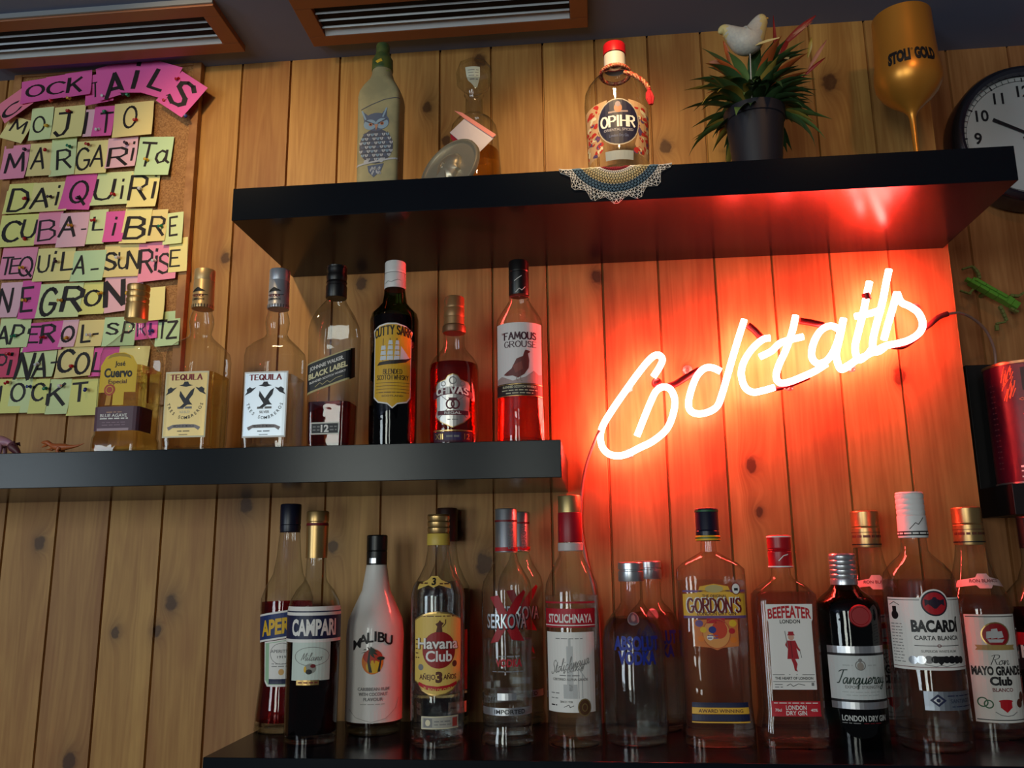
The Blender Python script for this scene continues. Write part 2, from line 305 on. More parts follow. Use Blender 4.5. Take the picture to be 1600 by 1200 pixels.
# ---------------------------------------------------------------- the room
S_TOP, S_MID, S_BOT = H0+.546, H0+.158, H0-.245          # upper faces of the three shelves
SD, ST = .257, .0505                                     # shelf depth and thickness
ZC = H0+.923                                             # ceiling
PINE = wood('varnished_pine_boards', (190, 143, 80), (152, 103, 52), KNOTS_AND_SPOTS)
PINE2 = wood('varnished_pine_boards_of_alcove', (190, 134, 84), (146, 92, 50), (), bw=.109, off=1.69, var=.2)
def board_wall(name, x0, x1, z0, z1, y, bw, off, mat, back):
    xs = []; i = math.floor((x0-off)/bw)
    g = .0021; b = MB(); prof = [(x0, y)]
    while True:
        i += 1; s = off+i*bw
        if s >= x1-.004: break
        if s <= x0+.004: continue
        prof += [(s-g, y), (s-g*.35, y+.006), (s+g*.35, y+.006), (s+g, y)]
    prof.append((x1, y)); n = len(prof)
    v = [(x, yy, z0) for x, yy in prof]+[(x, yy, z1) for x, yy in prof]
    b.add(v, [(k, k+1, n+k+1, n+k) for k in range(n-1)], mat)
    b.add([(x1, y, z0), (x1, back, z0), (x1, back, z1), (x1, y, z1), (x0, y, z0), (x0, back, z0), (x0, back, z1), (x0, y, z1)], [(0, 1, 2, 3), (4, 7, 6, 5), (1, 5, 6, 2), (3, 2, 6, 7), (0, 4, 5, 1)], mat)
    o = b.build(name, smooth=False); tag(o, kind='structure'); return o
board_wall('wall_back', -3.6, 1.6045, 0, ZC, 0.0, BW, 0.0, PINE, .16)
board_wall('wall_alcove', 1.606, 3.2, 0, ZC, .11, .109, 1.69, PINE2, .16)
CEIL = M('dark_blue_grey_ceiling_paint', (122, 132, 164), .75, bump=(60, .1))
b = MB(); b.box((-3.6, -4.6, ZC), (3.2, .16, ZC+.05), CEIL); tag(b.build('ceiling', smooth=False), kind='structure')
FLOOR = M('floor_tiles_brown', (78, 62, 50), .5, bump=(9, .1))
b = MB(); b.box((-3.6, -4.6, -.05), (3.2, .16, 0), FLOOR); tag(b.build('floor', smooth=False), kind='structure')

LAM = M('black_laminate', (14, 20, 27), .2, spec=.2, bump=(420, .02))
def shelf(name, x0, x1, ztop, label):
    b = MB(); b.box((x0, -SD, ztop-ST), (x1, 0, ztop), LAM, .0008); o = b.build(name, smooth=False); return tag(o, label, 'shelf')
shelf('wall_shelf', .4925, 1.5965, S_TOP, 'black floating shelf under the ceiling carrying the potted plant')
shelf('wall_shelf', -.4, .9705, S_MID, 'black floating shelf at the left carrying the tequila and whisky bottles')
shelf('wall_shelf', .498, 1.90, S_BOT, 'lowest black shelf along the bottom carrying the longest row of bottles')

FR = M('reddish_wood_vent_frame', (150, 92, 58), .45, bump=(40, .1)); FIN = M('grey_metal_vent_fin', (150, 155, 162), .4, .3); FIN_DAYLIT = M('daylit_grey_vent_lip', (206, 214, 222), .4); VD = M('vent_inside_shade', (14, 12, 12), .8)
def vent(x0, x1, label):
    y0, y1 = -.187, -.0545; t = .012; th = thing('ceiling_vent', label, 'air vent', ((x0+x1)/2, (y0+y1)/2, ZC-t), 'air vents in the ceiling')
    o = (x0+x1)/2, (y0+y1)/2
    X0, X1, Y0, Y1 = x0-o[0], x1-o[0], y0-o[1], y1-o[1]; f = .028; b = MB()
    b.box((X0, Y0, 0), (X1, Y0+f, t), FR, .001); b.box((X0, Y1-f, 0), (X1, Y1, t), FR, .001)
    b.box((X0, Y0+f, 0), (X0+f+.002, Y1-f, t), FR, .001); b.box((X1-f-.002, Y0+f, 0), (X1, Y1-f, t), FR, .001); b.build('frame', th, False)
    b = MB(); b.box((X0, Y0-.004, .003), (X1, Y0-.0002, t), FIN); b.build('lit_edge_strip', th, False)  # pale strip paints window light onto the frame's room-side edge
    b = MB(); b.box((X0+f, Y0+f, .0105), (X1-f, Y1-f, .0118), VD); b.build('shade_sheet', th, False)  # black sheet paints the shade inside the vent
    xa, xb = X0+f+.003, X1-f-.003; n = 4
    for i in range(n):
        yy = Y1-f-.001-i*(Y1-Y0-2*f)/n; wd, z0, z1, fm_ = (.014, .0003, .0114, FIN_DAYLIT) if i == 0 else (.0012, .0020, .0052, FIN)  # first strip's paler material has daylight put into its colour
        b = MB(); b.add([(xa, yy, z0), (xb, yy, z0), (xb, yy-wd, z1), (xa, yy-wd, z1), (xa, yy+.0008, z0+.0008), (xb, yy+.0008, z0+.0008), (xb, yy-wd+.0008, z1+.0008), (xa, yy-wd+.0008, z1+.0008)],
              [(0, 1, 2, 3), (4, 7, 6, 5), (0, 4, 5, 1), (2, 6, 7, 3), (1, 5, 6, 2), (0, 3, 7, 4)], fm_); b.build('slat', th, False)
vent(-.088, .4055, 'wood framed slatted vent in the ceiling above the sticky notes')
vent(.534, 1.0265, 'wood framed slatted vent in the ceiling above the owl bottle and decanter')

# ---------------------------------------------------------------- surfaces of revolution and squared bottles, with labels that wrap
def sgp(v, e): return math.copysign(abs(v)**e, v)
class Surf:
    """rings (z, half width a, half depth b, exponent n) from the foot up; n = 2 is round, large n is squared"""
    def __init__(s, rings): s.r = rings
    def get(s, z):
        r = s.r
        if z <= r[0][0]: return r[0][1:]
        for i in range(len(r)-1):
            if z <= r[i+1][0]:
                d = r[i+1][0]-r[i][0]; t = (z-r[i][0])/d if d > 1e-9 else 0
                return tuple(r[i][k]*(1-t)+r[i+1][k]*t for k in (1, 2, 3))
        return r[-1][1:]
    @staticmethod
    def pt(a, b, n, t): return a*sgp(math.sin(t), 2/n), -b*sgp(math.cos(t), 2/n)
    def table(s, z):
        """half the outline from the front middle round to the back, with the length walked so far"""
        a, b, n = s.get(z); N = 120; Q = []
        for i in range(N+1):
            x = i/N; y = max(0.0, 1-x**n)**(1/n); Q.append((x, -y))
            y = 1-i/N; x = max(0.0, 1-y**n)**(1/n); Q.append((x, -y))
        Q = sorted(set(Q), key=lambda q: (q[0], q[1])); Q = Q+[(x, -y) for x, y in Q[::-1][1:]]
        L = [0.0]
        for p, q in zip(Q, Q[1:]): L.append(L[-1]+math.hypot((q[0]-p[0])*a, (q[1]-p[1])*b))
        return Q, L
    def wrap(s, u, z, tab, eps):
        Q, L = tab; au = min(abs(u), L[-1]*.999); lo, hi = 0, len(L)-1
        while hi-lo > 1:
            md = (lo+hi)//2
            if L[md] <= au: lo = md
            else: hi = md
        d = L[hi]-L[lo]; t = (au-L[lo])/d if d > 1e-12 else 0
        a, b, n = s.get(z); sg = math.copysign(1, u); xn = (Q[lo][0]*(1-t)+Q[hi][0]*t)*sg; yn = Q[lo][1]*(1-t)+Q[hi][1]*t; x, y = xn*a, yn*b
        nx = sgp(xn, n-1)/a; ny = sgp(yn, n-1)/b; l = math.hypot(nx, ny) or 1
        return Vector((x+nx/l*eps, y+ny/l*eps, z))
def ring_mesh(b, rings, mat, seg=48, cap0=True, cap1=True):
    V = []; F = []
    for (z, a, bb, n) in rings:
        for k in range(seg):
            x, y = Surf.pt(a, bb, n, 2*math.pi*k/seg); V.append((x, y, z))
    m = len(rings)
    for i in range(m-1):
        for k in range(seg): F.append((i*seg+k, i*seg+(k+1) % seg, (i+1)*seg+(k+1) % seg, (i+1)*seg+k))
    if cap0: F.append(list(range(seg))[::-1])
    if cap1: F.append([(m-1)*seg+k for k in range(seg)])
    b.add(V, F, mat)
class Lab:
    """a printed label: flat shapes in label pixels (u across, py as in the frame), wrapped on a surface as one mesh"""
    def __init__(s, surf, zf, sx, u0=0.0, zmid=None):
        s.surf, s.zf, s.sx, s.u0, s.zmid = surf, zf, sx, u0, zmid; s.items = []
    def shape(s, pts, mat, layer=0, faces=None): s.items.append((pts, faces or [list(range(len(pts)))], mat, layer)); return s
    def rect(s, u0, u1, y0, y1, mat, layer=0): return s.shape([(u0, y0), (u1, y0), (u1, y1), (u0, y1)], mat, layer)
    def ell(s, u, y, ru, ry, mat, layer=1, a0=0, a1=360, n=28):
        return s.shape([(u+ru*math.cos(math.radians(a0+(a1-a0)*i/n)), y-ry*math.sin(math.radians(a0+(a1-a0)*i/n))) for i in range(n+(a1-a0 != 360))], mat, layer)
    def ringe(s, u, y, ru, ry, wd, mat, layer=2, n=32):
        P = []; F = []
        for i in range(n):
            c, q = math.cos(2*math.pi*i/n), math.sin(2*math.pi*i/n); P += [(u+ru*c, y-ry*q), (u+(ru-wd)*c, y-(ry-wd)*q)]
            j = (i+1) % n; F.append([2*i, 2*j, 2*j+1, 2*i+1])
        return s.shape(P, mat, layer, F)
    def line(s, pts, wd, mat, layer=2):
        for (a, b) in zip(pts, pts[1:]):
            dx, dy = b[0]-a[0], b[1]-a[1]; l = math.hypot(dx, dy) or 1; nx, ny = -dy/l*wd/2, dx/l*wd/2
            s.shape([(a[0]+nx, a[1]+ny), (b[0]+nx, b[1]+ny), (b[0]-nx, b[1]-ny), (a[0]-nx, a[1]-ny)], mat, layer)
        return s
    def text(s, txt, u, y, h, mat, width=None, layer=3, style='sans', bold=.018, shear=0, arc=0, slope=0, rot90=False, pen=1.5, grow=0):
        """centred at (u, y); h = capital height in px; arc = rise of the middle in px; slope = drop per px"""
        if style == 'sans': V, F, wd = outline_text(txt, bold, shear)
        elif style == 'serif': V, F, wd = strokes(txt, pen*1.3, .5, serif=True)
        elif style == 'script': V, F, wd = strokes(txt, pen, .45, script=True, slant=.28)
        else: V, F, wd = strokes(txt, pen)
        kx = (width/wd) if width else h; P = []
        for (x, yy) in V:
            q = (x-wd/2)*kx; g = q/((wd*kx/2) or 1); hh = h*(1+grow*(g*g-.5)); p = (yy-.5)*hh
            if rot90: P.append((u-p, y-q))
            else: P.append((u+q, y-p-arc*(1-g*g)+slope*q))
        return s.shape(P, mat, layer, F)
    def bars(s, u0, u1, y, h, mat, seed=1, layer=2, wmin=4, wmax=12, gap=2):
        rn = random.Random(seed*7+int(y*3)); x = u0
        while x < u1-2:
            e = min(u1, x+rn.uniform(wmin, wmax)); s.rect(x, e, y-h/2, y+h/2, mat, layer); x = e+gap
        return s
    def build(s, name, parent, label=None, vstep=None, gap=18):
        """printed areas far apart on the same bottle become labels of their own"""
        spans = sorted((min(p[1] for p in it[0]), max(p[1] for p in it[0]), i) for i, it in enumerate(s.items) if it[0]); cl = []
        for lo, hi, i in spans:
            if cl and lo < cl[-1][1]+gap: cl[-1][1] = max(cl[-1][1], hi); cl[-1][2].append(i)
            else: cl.append([lo, hi, [i]])
        if len(cl) > 1:
            big = max(range(len(cl)), key=lambda k: cl[k][1]-cl[k][0]); its = s.items; out = None
            for k, c in enumerate(cl):
                s.items = [its[i] for i in sorted(c[2])]; o = s.build(name if k == big or name != 'label' else ('foot_label' if k > big else 'upper_label'), parent, label, vstep, 1e9)
                if k == big: out = o
            return out
        bm = bmesh.new(); mats = []
        lay = bm.faces.layers.int.new('lay')
        for pts, faces, mat, layer in s.items:
            if mat not in mats: mats.append(mat)
            mi = mats.index(mat); vs_ = [bm.verts.new((u*s.sx+s.u0, s.zf(y), layer)) for u, y in pts]
            for f in faces:
                try: q = bm.faces.new([vs_[i] for i in f])
                except ValueError: continue
                q.material_index = mi; q[lay] = layer
        us = [v.co.x for v in bm.verts]; zs = [v.co.y for v in bm.verts]; zm = s.zmid if s.zmid is not None else (min(zs)+max(zs))/2
        a, b, n = s.surf.get(zm); st = min(a, b)*.13; x = math.ceil(min(us)/st)*st
        while x < max(us):
            bmesh.ops.bisect_plane(bm, geom=bm.verts[:]+bm.edges[:]+bm.faces[:], plane_co=(x, 0, 0), plane_no=(1, 0, 0), dist=1e-6); x += st
        zcuts = [r[0] for r in s.surf.r if min(zs) < r[0] < max(zs)]
        if vstep:
            q = min(zs)
            while q < max(zs): zcuts.append(q); q += vstep
        for q in zcuts: bmesh.ops.bisect_plane(bm, geom=bm.verts[:]+bm.edges[:]+bm.faces[:], plane_co=(0, q, 0), plane_no=(0, 1, 0), dist=1e-6)
        tab = s.surf.table(zm)
        for v in bm.verts: v.co = s.surf.wrap(v.co.x, v.co.y, tab, .00035+.00013*v.co.z)
        me = bpy.data.meshes.new(name); bm.to_mesh(me); bm.free()
        for mm in mats: me.materials.append(mm)
        o = link(name, me, parent)
        if label: o['label'] = label
        return o
class Bottle:
    def __init__(s, name, label, cat, bx, prof, zs, by=None, Y=None, y_at=None, n=2.0, k=1.0, glass=CLEAR, liq=None, level=None, caps=(), group=None, seg=48, puck=True, foot=0):
        s.zs = zs; rb = max(e[1] for e in prof)
        if by is not None:
            P = atz(bx, by, zs); d = Vector((P.x-CAM.x, P.y-CAM.y)).normalized(); r0 = (prof[0][1])*pxm(P)*(1+k)/2
            s.X, s.Y = P.x+d.x*r0, P.y+d.y*r0
        else:
            P = at(bx, y_at, Y); s.X, s.Y = P.x, Y
        s.bx = bx; s.c = Vector((s.X, s.Y, zs)); s.root = thing(name, label, cat, s.c, group)
        rings = []
        for e in prof:
            py, h = e[0], e[1]; q = e[2] if len(e) > 2 else n
            P = at(bx, py, s.Y) if py is not None else s.c
            z = P.z-zs if py is not None else 0.0; r = h*pxm(Vector((s.X, s.Y, zs+z)))
            t = (q-2)/(max(n, 2.001)-2); kk = 1-(1-k)*t
            rings.append((z, r, r*kk, q))
        s.rings = rings; s.surf = Surf(rings); s.rmax = max(r[2] for r in rings)
        s.sx = pxm(Vector((s.X, s.Y-s.rmax, zs+.12)))
        b = MB(); ring_mesh(b, rings, glass, seg, True, False); s.body = b.build('bottle_glass', s.root, angle=50)
        if puck and glass is CLEAR:
            a, bb, q = rings[1][1:]; z1 = .010
            b = MB(); ring_mesh(b, [(.0012, rings[0][1]*.93, rings[0][2]*.93, q), (.0045, a*.95, bb*.95, q), (z1, a*.95, bb*.95, q), (z1+.004, a*.7, bb*.7, q)], THICK, seg); b.build('thick_base', s.root)
        if liq:
            zl = s.z_axis(level); R = [(z, a-.0016, bb-.0016, q) for (z, a, bb, q) in rings if .016 < z < zl-.0005]
            a, bb, q = s.surf.get(.0155); a2, b2, q2 = s.surf.get(zl)
            R = [(.0155, a-.0016, bb-.0016, q)]+R+[(zl, a2-.0016, b2-.0016, q2)]
            b = MB(); ring_mesh(b, R, liq, seg); b.build('liquid', s.root, angle=50)
        for cp in caps: s.cap(*cp)
    def z_axis(s, py): return at(s.bx, py, s.Y).z-s.zs
    def zf(s, r=None):
        r = s.rmax if r is None else r
        return lambda py: at(s.bx, py, s.Y-r).z-s.zs
    def cap(s, name, prof, mat, ridged=0):
        R = []
        for py, h in sorted(prof, key=lambda e: -e[0]):
            z = s.z_axis(py); r = h*pxm(Vector((s.X, s.Y, s.zs+z))); R.append((z, r, r, 2.0))
        b = MB(); ring_mesh(b, R, mat, 40); o = b.build(name, s.root, angle=30)
        s.capsurf = Surf(R); s.capr = max(r[1] for r in R); return o
    def lab(s, u0=0.0): return Lab(s.surf, s.zf(), s.sx, u0*s.sx)
    def caplab(s): return Lab(s.capsurf, s.zf(s.capr), s.sx)
    def neck(s, py): r = s.surf.get(s.z_axis(py))[1]; return Lab(s.surf, s.zf(r), s.sx)
THICK = liquid('thick_glass_base', (.95, .97, .96), 1.5)

# ---------------------------------------------------------------- bottles
K_ = ink((22, 20, 22)); W_ = ink((236, 232, 226)); CR = ink((226, 214, 178)); YE = ink((226, 178, 40)); NV = ink((24, 30, 66)); RD = ink((186, 22, 34)); DR = ink((110, 14, 24)); GY = ink((128, 126, 124))
PG = ink((206, 218, 208)); OR = ink((226, 120, 34)); PU = ink((96, 72, 88)); BL = ink((40, 52, 128)); GN = ink((40, 92, 56)); BRN = ink((92, 48, 34))
SIL = foil((205, 206, 210)); GLD = foil((196, 160, 100)); SGL = foil((186, 162, 112), .42); LSL = foil((206, 214, 222), .45)
CAPK = M('black_cap', (20, 19, 20), .35); CAPN = M('navy_cap', (22, 24, 44), .35); CAPG = foil((186, 152, 100), .34); CAPS = foil((196, 198, 204), .3); CAPW = M('white_cap', (226, 224, 222), .4)
CAPR = M('red_cap', (176, 20, 30), .35); CAPBN = M('brown_cap', (44, 22, 18), .4)
AMB = liquid('amber_spirit', (.92, .60, .22)); GOLDL = liquid('pale_gold_spirit', (.95, .85, .58)); WHIS = liquid('dark_whisky', (.62, .13, .03)); CHL = liquid('red_amber_whisky', (.74, .26, .11)); CAML = liquid('dark_red_bitter', (.30, .010, .015)); APL = liquid('bright_red_bitter', (.66, .03, .02)); GRL = liquid('green_bottle_spirit', (.10, .13, .04))
MALW = M('white_painted_glass', (222, 216, 210), .32, coat=.4)
def ribs(y0, y1, h, n, d=.6):
    P = [(y0, h-1.2)]
    for i in range(n):
        a = y0+(y1-y0)*(i+.1)/n; c = y0+(y1-y0)*(i+.9)/n; P += [(a, h), ((a+c)/2, h), (c, h-d)]
    P.append((y1, h)); return P
def tip(y0, y1, h, h1=None):
    h1 = h1 or h; return [(y1, h1), (y0+2.0, h), (y0+.6, h-.8), (y0, h-2.4), (y0-.05, .2)]
BOT = dict(zs=S_BOT); GB = 'spirit bottles on the lowest shelf'; GM = 'bottles on the middle shelf'

# ---- lowest shelf
t = Bottle('aperitif_bottle', 'orange-red aperitif bottle with black cap, at the left end of the lowest shelf', 'bottle', 440, [(None, 41), (1138, 43), (1100, 40), (1060, 36), (1000, 38.5), (948, 40), (934, 39.5), (918, 34), (897, 23), (870, 18.5), (832, 15.5)], by=1148, liq=APL, level=940,
    caps=[('cap', ribs(820, 832, 16, 1)[::-1]+tip(788, 820, 16), CAPN)], group=GB, **BOT)
L = t.lab(5); B_ = ink((26, 48, 104))
L.shape([(-46, 962), (46, 948), (46, 992), (-46, 1006)], W_, 0).shape([(-46, 965), (46, 951), (46, 989), (-46, 1003)], B_, 1).text('APEROL', 4, 977, 24, YE, 76, 3, bold=.04, slope=-.15)
L.shape([(-27, 1004), (30, 996), (30, 1066), (24, 1074), (-20, 1074), (-27, 1066)], W_, 0).shape([(-25, 1006), (28, 998), (28, 1064), (23, 1071), (-18, 1071), (-25, 1064)], ink((160, 196, 160)), 1)
L.shape([(-17, 1006), (26, 999), (26, 1062), (-17, 1062)], W_, 2).text('APERITIVO', 4, 1018, 5, GY, 36).text('1919', 4, 1027, 4, GY, 14).ringe(4, 1022, 19, 17, .8, GY, 3).ell(4, 1051, 4.5, 5, ink((214, 166, 100)), 3).rect(-17, 26, 1062, 1070, NV, 3).bars(-12, 22, 1038, 1.2, GY, 2, 3).bars(-12, 22, 1042, 1.2, GY, 3, 3)
L.build('label', t.root)

t = Bottle('bitter_bottle', 'dark red bitter bottle with gold cap and pale green label, left of the white bottle', 'bottle', 484, [(None, 37), (1162, 40.5), (1000, 41), (954, 40.5), (938, 37.5), (922, 29), (910, 19), (902, 16), (868, 14.5)], by=1168, liq=CAML, level=992,
    caps=[('cap', [(872, 16.5), (822, 17), (821, 16.4), (816, 16.4), (815, 17.2)]+tip(799, 814, 17.2), CAPG)], group=GB, **BOT)
L = t.caplab(); L.rect(-50, 50, 817, 821, DR, 1).ringe(8, 858, 6, 6, 1, GLD, 1).build('cap_band', t.root)
L = t.lab(12)
L.rect(-62, 62, 948, 1004, W_, 0).rect(-62, 62, 962, 999, NV, 1).text('CAMPARI', 2, 980, 25, W_, 76, 3, bold=.04).rect(-62, 62, 955, 957, NV, 1)
L.rect(-34, 30, 1004, 1064, PG, 0).text('Milano', 0, 1026, 13, GY, 34, 3, style='script', pen=.7).ringe(0, 1026, 28, 15, .8, GY, 2).ell(-2, 1045, 9, 8, ink((150, 150, 140)), 1).ell(-4, 1050, 5, 4, K_, 2).ell(-10, 1046, 2, 5, YE, 3).ell(2, 1041, 4, 3, DR, 3)
L.rect(-24, 12, 1063, 1071, GLD, 2).bars(-21, 10, 1067, 2, DR, 3, 3)
L.build('label', t.root)

t = Bottle('rum_liqueur_bottle', 'matte white coconut rum bottle with black cap and palm tree picture', 'bottle', 583, [(None, 38), (1147, 42), (1122, 44), (1050, 43), (990, 44), (968, 41.5), (952, 35), (922, 21.5), (890, 16.5), (882, 15.5)], by=1152, glass=CLEAR, liq=liquid('cloudy_pale_liqueur', (.74, .58, .46)), level=1122,
    caps=[('cap', [(884, 16), (862, 16), (861, 15.4), (860, 16)]+tip(836, 859, 16), CAPK)], group=GB, **BOT)
L = t.caplab(); L.rect(-9, 3, 872, 880, SIL, 1).build('cap_emblem', t.root)
wz = [r for r in t.rings if r[0] > t.z_axis(1122)]; a, bb, q = t.surf.get(t.z_axis(1122)); b = MB()
R = [(t.z_axis(1122), a+.0004, a+.0004, 2)]+[(z, a_+.0004, a_+.0004, 2) for z, a_, b_, q_ in wz]; ring_mesh(b, R, MALW, 48, False, True); b.build('white_coating', t.root, angle=60)
t.surf = Surf([(z, a_+.0006, b_+.0006, q_) for z, a_, b_, q_ in t.rings])
L = t.lab(12)
L.shape([(-44, 1116), (44, 1108), (44, 1090), (36, 1112), (18, 1126), (-2, 1131), (-24, 1127), (-38, 1120)], MALW, 0)
for i, (ch, uu, yy, sl) in enumerate((('M', -30, 1006, -.35), ('A', -19, 999, -.22), ('L', -8, 995.5, -.1), ('I', 0, 994, 0), ('B', 9, 995.5, .1), ('U', 21, 999.5, .28))): L.text(ch, uu, yy, 16, K_, None, 3, bold=.008 if ch == 'M' else .022, slope=sl)
L.ell(-4, 1034, 17, 20, OR, 1).ell(-4, 1026, 15, 11, ink((190, 60, 40)), 2).ell(-2, 1042, 12, 10, YE, 2)
for a_ in (-50, -15, 20, 60, 100, 140, 175, 210): c_, s_ = math.cos(math.radians(a_)), math.sin(math.radians(a_)); L.shape([(-9, 1018), (-9+7*c_-2*s_, 1018-7*s_-2*c_-1), (-9+14*c_, 1018-9*s_+4), (-9+7*c_+1.5*s_, 1018-7*s_+2)], ink((36, 52, 40)), 4)
L.shape([(-10, 1018), (-7, 1018), (-8, 1034), (-4, 1051), (-9, 1051), (-12, 1034)], ink((44, 40, 34)), 3).shape([(8, 1030), (10, 1030), (8, 1050), (4, 1050)], ink((44, 40, 34)), 3).ell(9, 1029, 6, 3, ink((36, 52, 40)), 4)
for i, s_ in enumerate(('CARIBBEAN RUM', 'WITH COCONUT', 'FLAVOUR')): L.text(s_, -2, 1077+8*i, 5.2, GY, (50, 46, 30)[i], 3)
L.bars(-22, 16, 1101, 1.4, ink((170, 166, 160)), 3)
L.line([(-44, 1110), (-30, 1122), (-4, 1129), (18, 1124), (36, 1110), (44, 1094)], .9, ink((170, 160, 152)), 2)
L.build('label', t.root)

t = Bottle('rum_bottle', 'clear rum bottle with gold cap and round red emblem on a yellow label', 'bottle', 683, [(None, 38), (1165, 42), (932, 42), (916, 39), (901, 30), (882, 21), (860, 17), (834, 15.5)], by=1172, liq=WATER, level=908,
    caps=[('cap', ribs(806, 834, 17.5, 3, 1.2)[::-1]+[(806, 17.5), (804, 16.5), (803, .2)], CAPG), ('cap_band', [(852, 17.8), (851, 18), (835, 17.6), (834, 17)], M('yellow_band', (206, 176, 74), .45))], group=GB, **BOT)
YL = ink((226, 190, 96))
L = t.neck(905); L.shape([(-26, 912), (-12, 906), (-6, 900), (6, 900), (12, 906), (26, 912), (26, 920), (8, 914), (0, 918), (-8, 914), (-26, 921)], YL, 0).text('3', 0, 908, 11, K_, None, 3, bold=.04).bars(-24, -9, 911, 2, BRN, 2).bars(9, 24, 912, 2, BRN, 2); L.build('neck_label', t.root, vstep=.004)
L = t.lab(8)
L.shape([(-42, 968), (-30, 962), (-14, 957), (0, 955.5), (14, 957), (30, 962), (42, 968), (42, 1066), (34, 1070), (26, 1080), (14, 1086), (0, 1088), (-14, 1086), (-26, 1080), (-34, 1070), (-42, 1066)], GLD, 0)
L.shape([(-41, 970), (-30, 964.5), (-14, 959.5), (0, 958), (14, 959.5), (30, 964.5), (41, 970), (41, 1064), (33, 1068), (25, 1078), (13, 1084), (0, 1086), (-13, 1084), (-25, 1078), (-33, 1068), (-41, 1064)], YL, 1)
L.ell(2, 1016, 27, 29, ink((150, 24, 26)), 2).shape([(-3, 988), (7, 988), (6, 978), (9, 974), (5, 972), (3, 969), (0, 973), (-4, 975), (-1, 979)], BRN, 3).line([(7, 980), (12, 974), (12, 968)], 1.4, BRN, 3)
L.text('Havana', 1, 1005.5, 17, BRN, 68, 3, bold=.05).text('Havana', 0, 1005, 17, W_, 67, 5, bold=.022).text('Club', 2, 1025, 17, W_, 42, 5, bold=.025)
L.text('AÑEJO', -17, 1058, 8, BRN, 27, 3, bold=.02).text('3', 2, 1058, 16, BRN, None, 4, bold=.06).text('AÑOS', 20, 1058, 8, BRN, 22, 3, bold=.02)
L.shape([(-32, 1066), (-18, 1071), (0, 1073), (18, 1071), (32, 1066), (33, 1071), (18, 1078), (0, 1080), (-18, 1078), (-33, 1071)], RD, 2).text('EL RON DE CUBA', 1, 1075, 4.2, YL, 46, 4, arc=-3.5)
L.ell(-28, 1043, 5, 5, GY, 2).ell(28, 1038, 4.5, 5, BRN, 2).bars(-24, 26, 963, 1.5, BRN, 3)
for i in range(5): L.bars(-39, -31, 1000+7*i, 1.6, BRN, i, 3, 3, 6)
L.rect(-26, 36, 1120, 1140, CR, 0).rect(-24.5, 34.5, 1121.5, 1138.5, ink((176, 172, 160)), 1).rect(-22, -8, 1123, 1137, GY, 2).ell(-15, 1130, 4, 5, CR, 3).rect(24, 33, 1123, 1137, ink((176, 70, 60)), 2).bars(-5, 22, 1128, 2, GY, 4, 3).bars(-5, 22, 1133, 1.5, GY, 5, 3)
L.build('label', t.root)

t = Bottle('rum_bottle', 'dark rum bottle with brown cap standing behind the bottle with the round red emblem', 'bottle', 697, [(None, 34), (1136, 37), (932, 37), (916, 35), (901, 27), (882, 19), (860, 15.5), (838, 14)], by=1140, liq=liquid('dark_rum', (.34, .09, .02)), level=920, caps=[('cap', [(846, 16.5)]+tip(794, 840, 16.5), CAPBN)], group=GB, **BOT)
L = t.lab(); L.rect(-40, 46, 985, 1080, ink((120, 46, 34)), 0).rect(-40, 46, 1082, 1086, GLD, 0).rect(10, 44, 1098, 1116, CR, 0).bars(14, 40, 1107, 3, BRN, 3).build('label', t.root)

def serkova(label, bx, by, s, top, front=True):
    f = lambda y: by-(1168-y)*s if not front else y
    q = top; pr = [(None, 36*s), (f(1160), 42*s), (f(1148), 42*s), (f(1136), 38*s), (f(1120), 39.2*s), (f(922), 39.2*s), (f(907), 36*s), (f(892), 27*s), (f(878), 19.5*s), (f(864), 16*s)]
    t = Bottle('vodka_bottle', label, 'bottle', bx, pr, by=by, liq=WATER, level=f(998), caps=[('cap', [(f(863), 17.6*s)]+tip(top, f(862), 17.2*s), CAPS)], group=GB, **BOT)
    c = t.caplab(); c.rect(-60, 60, f(855), f(861), RD, 1).rect(-60, 60, f(812), f(815), DR, 1).text('SERKOVA', 9*s, f(836), 9*s, GY, 44*s, 2, rot90=True); c.build('cap_band', t.root)
    L = t.lab(4); X_ = ink((158, 18, 30))
    L.shape([(-28*s, f(933)), (-13*s, f(930)), (0, f(957)), (15*s, f(934)), (29*s, f(922)), (33*s, f(926)), (10*s, f(968)), (30*s, f(1003)), (8*s, f(1000)), (-1*s, f(982)), (-14*s, f(1003)), (-28*s, f(1006)), (-8*s, f(968))], X_, 0, [[0, 1, 2, 12], [2, 3, 4, 5, 6], [6, 7, 8, 9], [9, 10, 11, 12], [2, 6, 9, 12]])
    L.text('SERKOVA', 1*s, f(971), 24*s, K_, 72*s, 2, bold=.04).text('SERKOVA', 0, f(970), 23*s, LSL, 68*s, 4, bold=.012)
    L.text('VODKA', 3*s, f(1036), 12*s, RD, 42*s, 2, bold=.035).bars(-14*s, 20*s, f(1026), 2, GY, 2).bars(-24*s, 26*s, f(1050), 1.5, GY, 3).rect(-50*s, 50*s, f(1107), f(1119), SIL, 0).text('IMPORTED', 4*s, f(1113), 7*s, K_, 50*s, 2).rect(-16*s, 14*s, f(1084), f(1095), SIL, 0)
    L.build('label', t.root); return t
serkova('clear vodka bottle with large dark red X, front one of the pair', 794, 1168, 1.0, 795)
serkova('clear vodka bottle with large dark red X, half hidden behind its twin', 816, 1134, .895, 800, False)

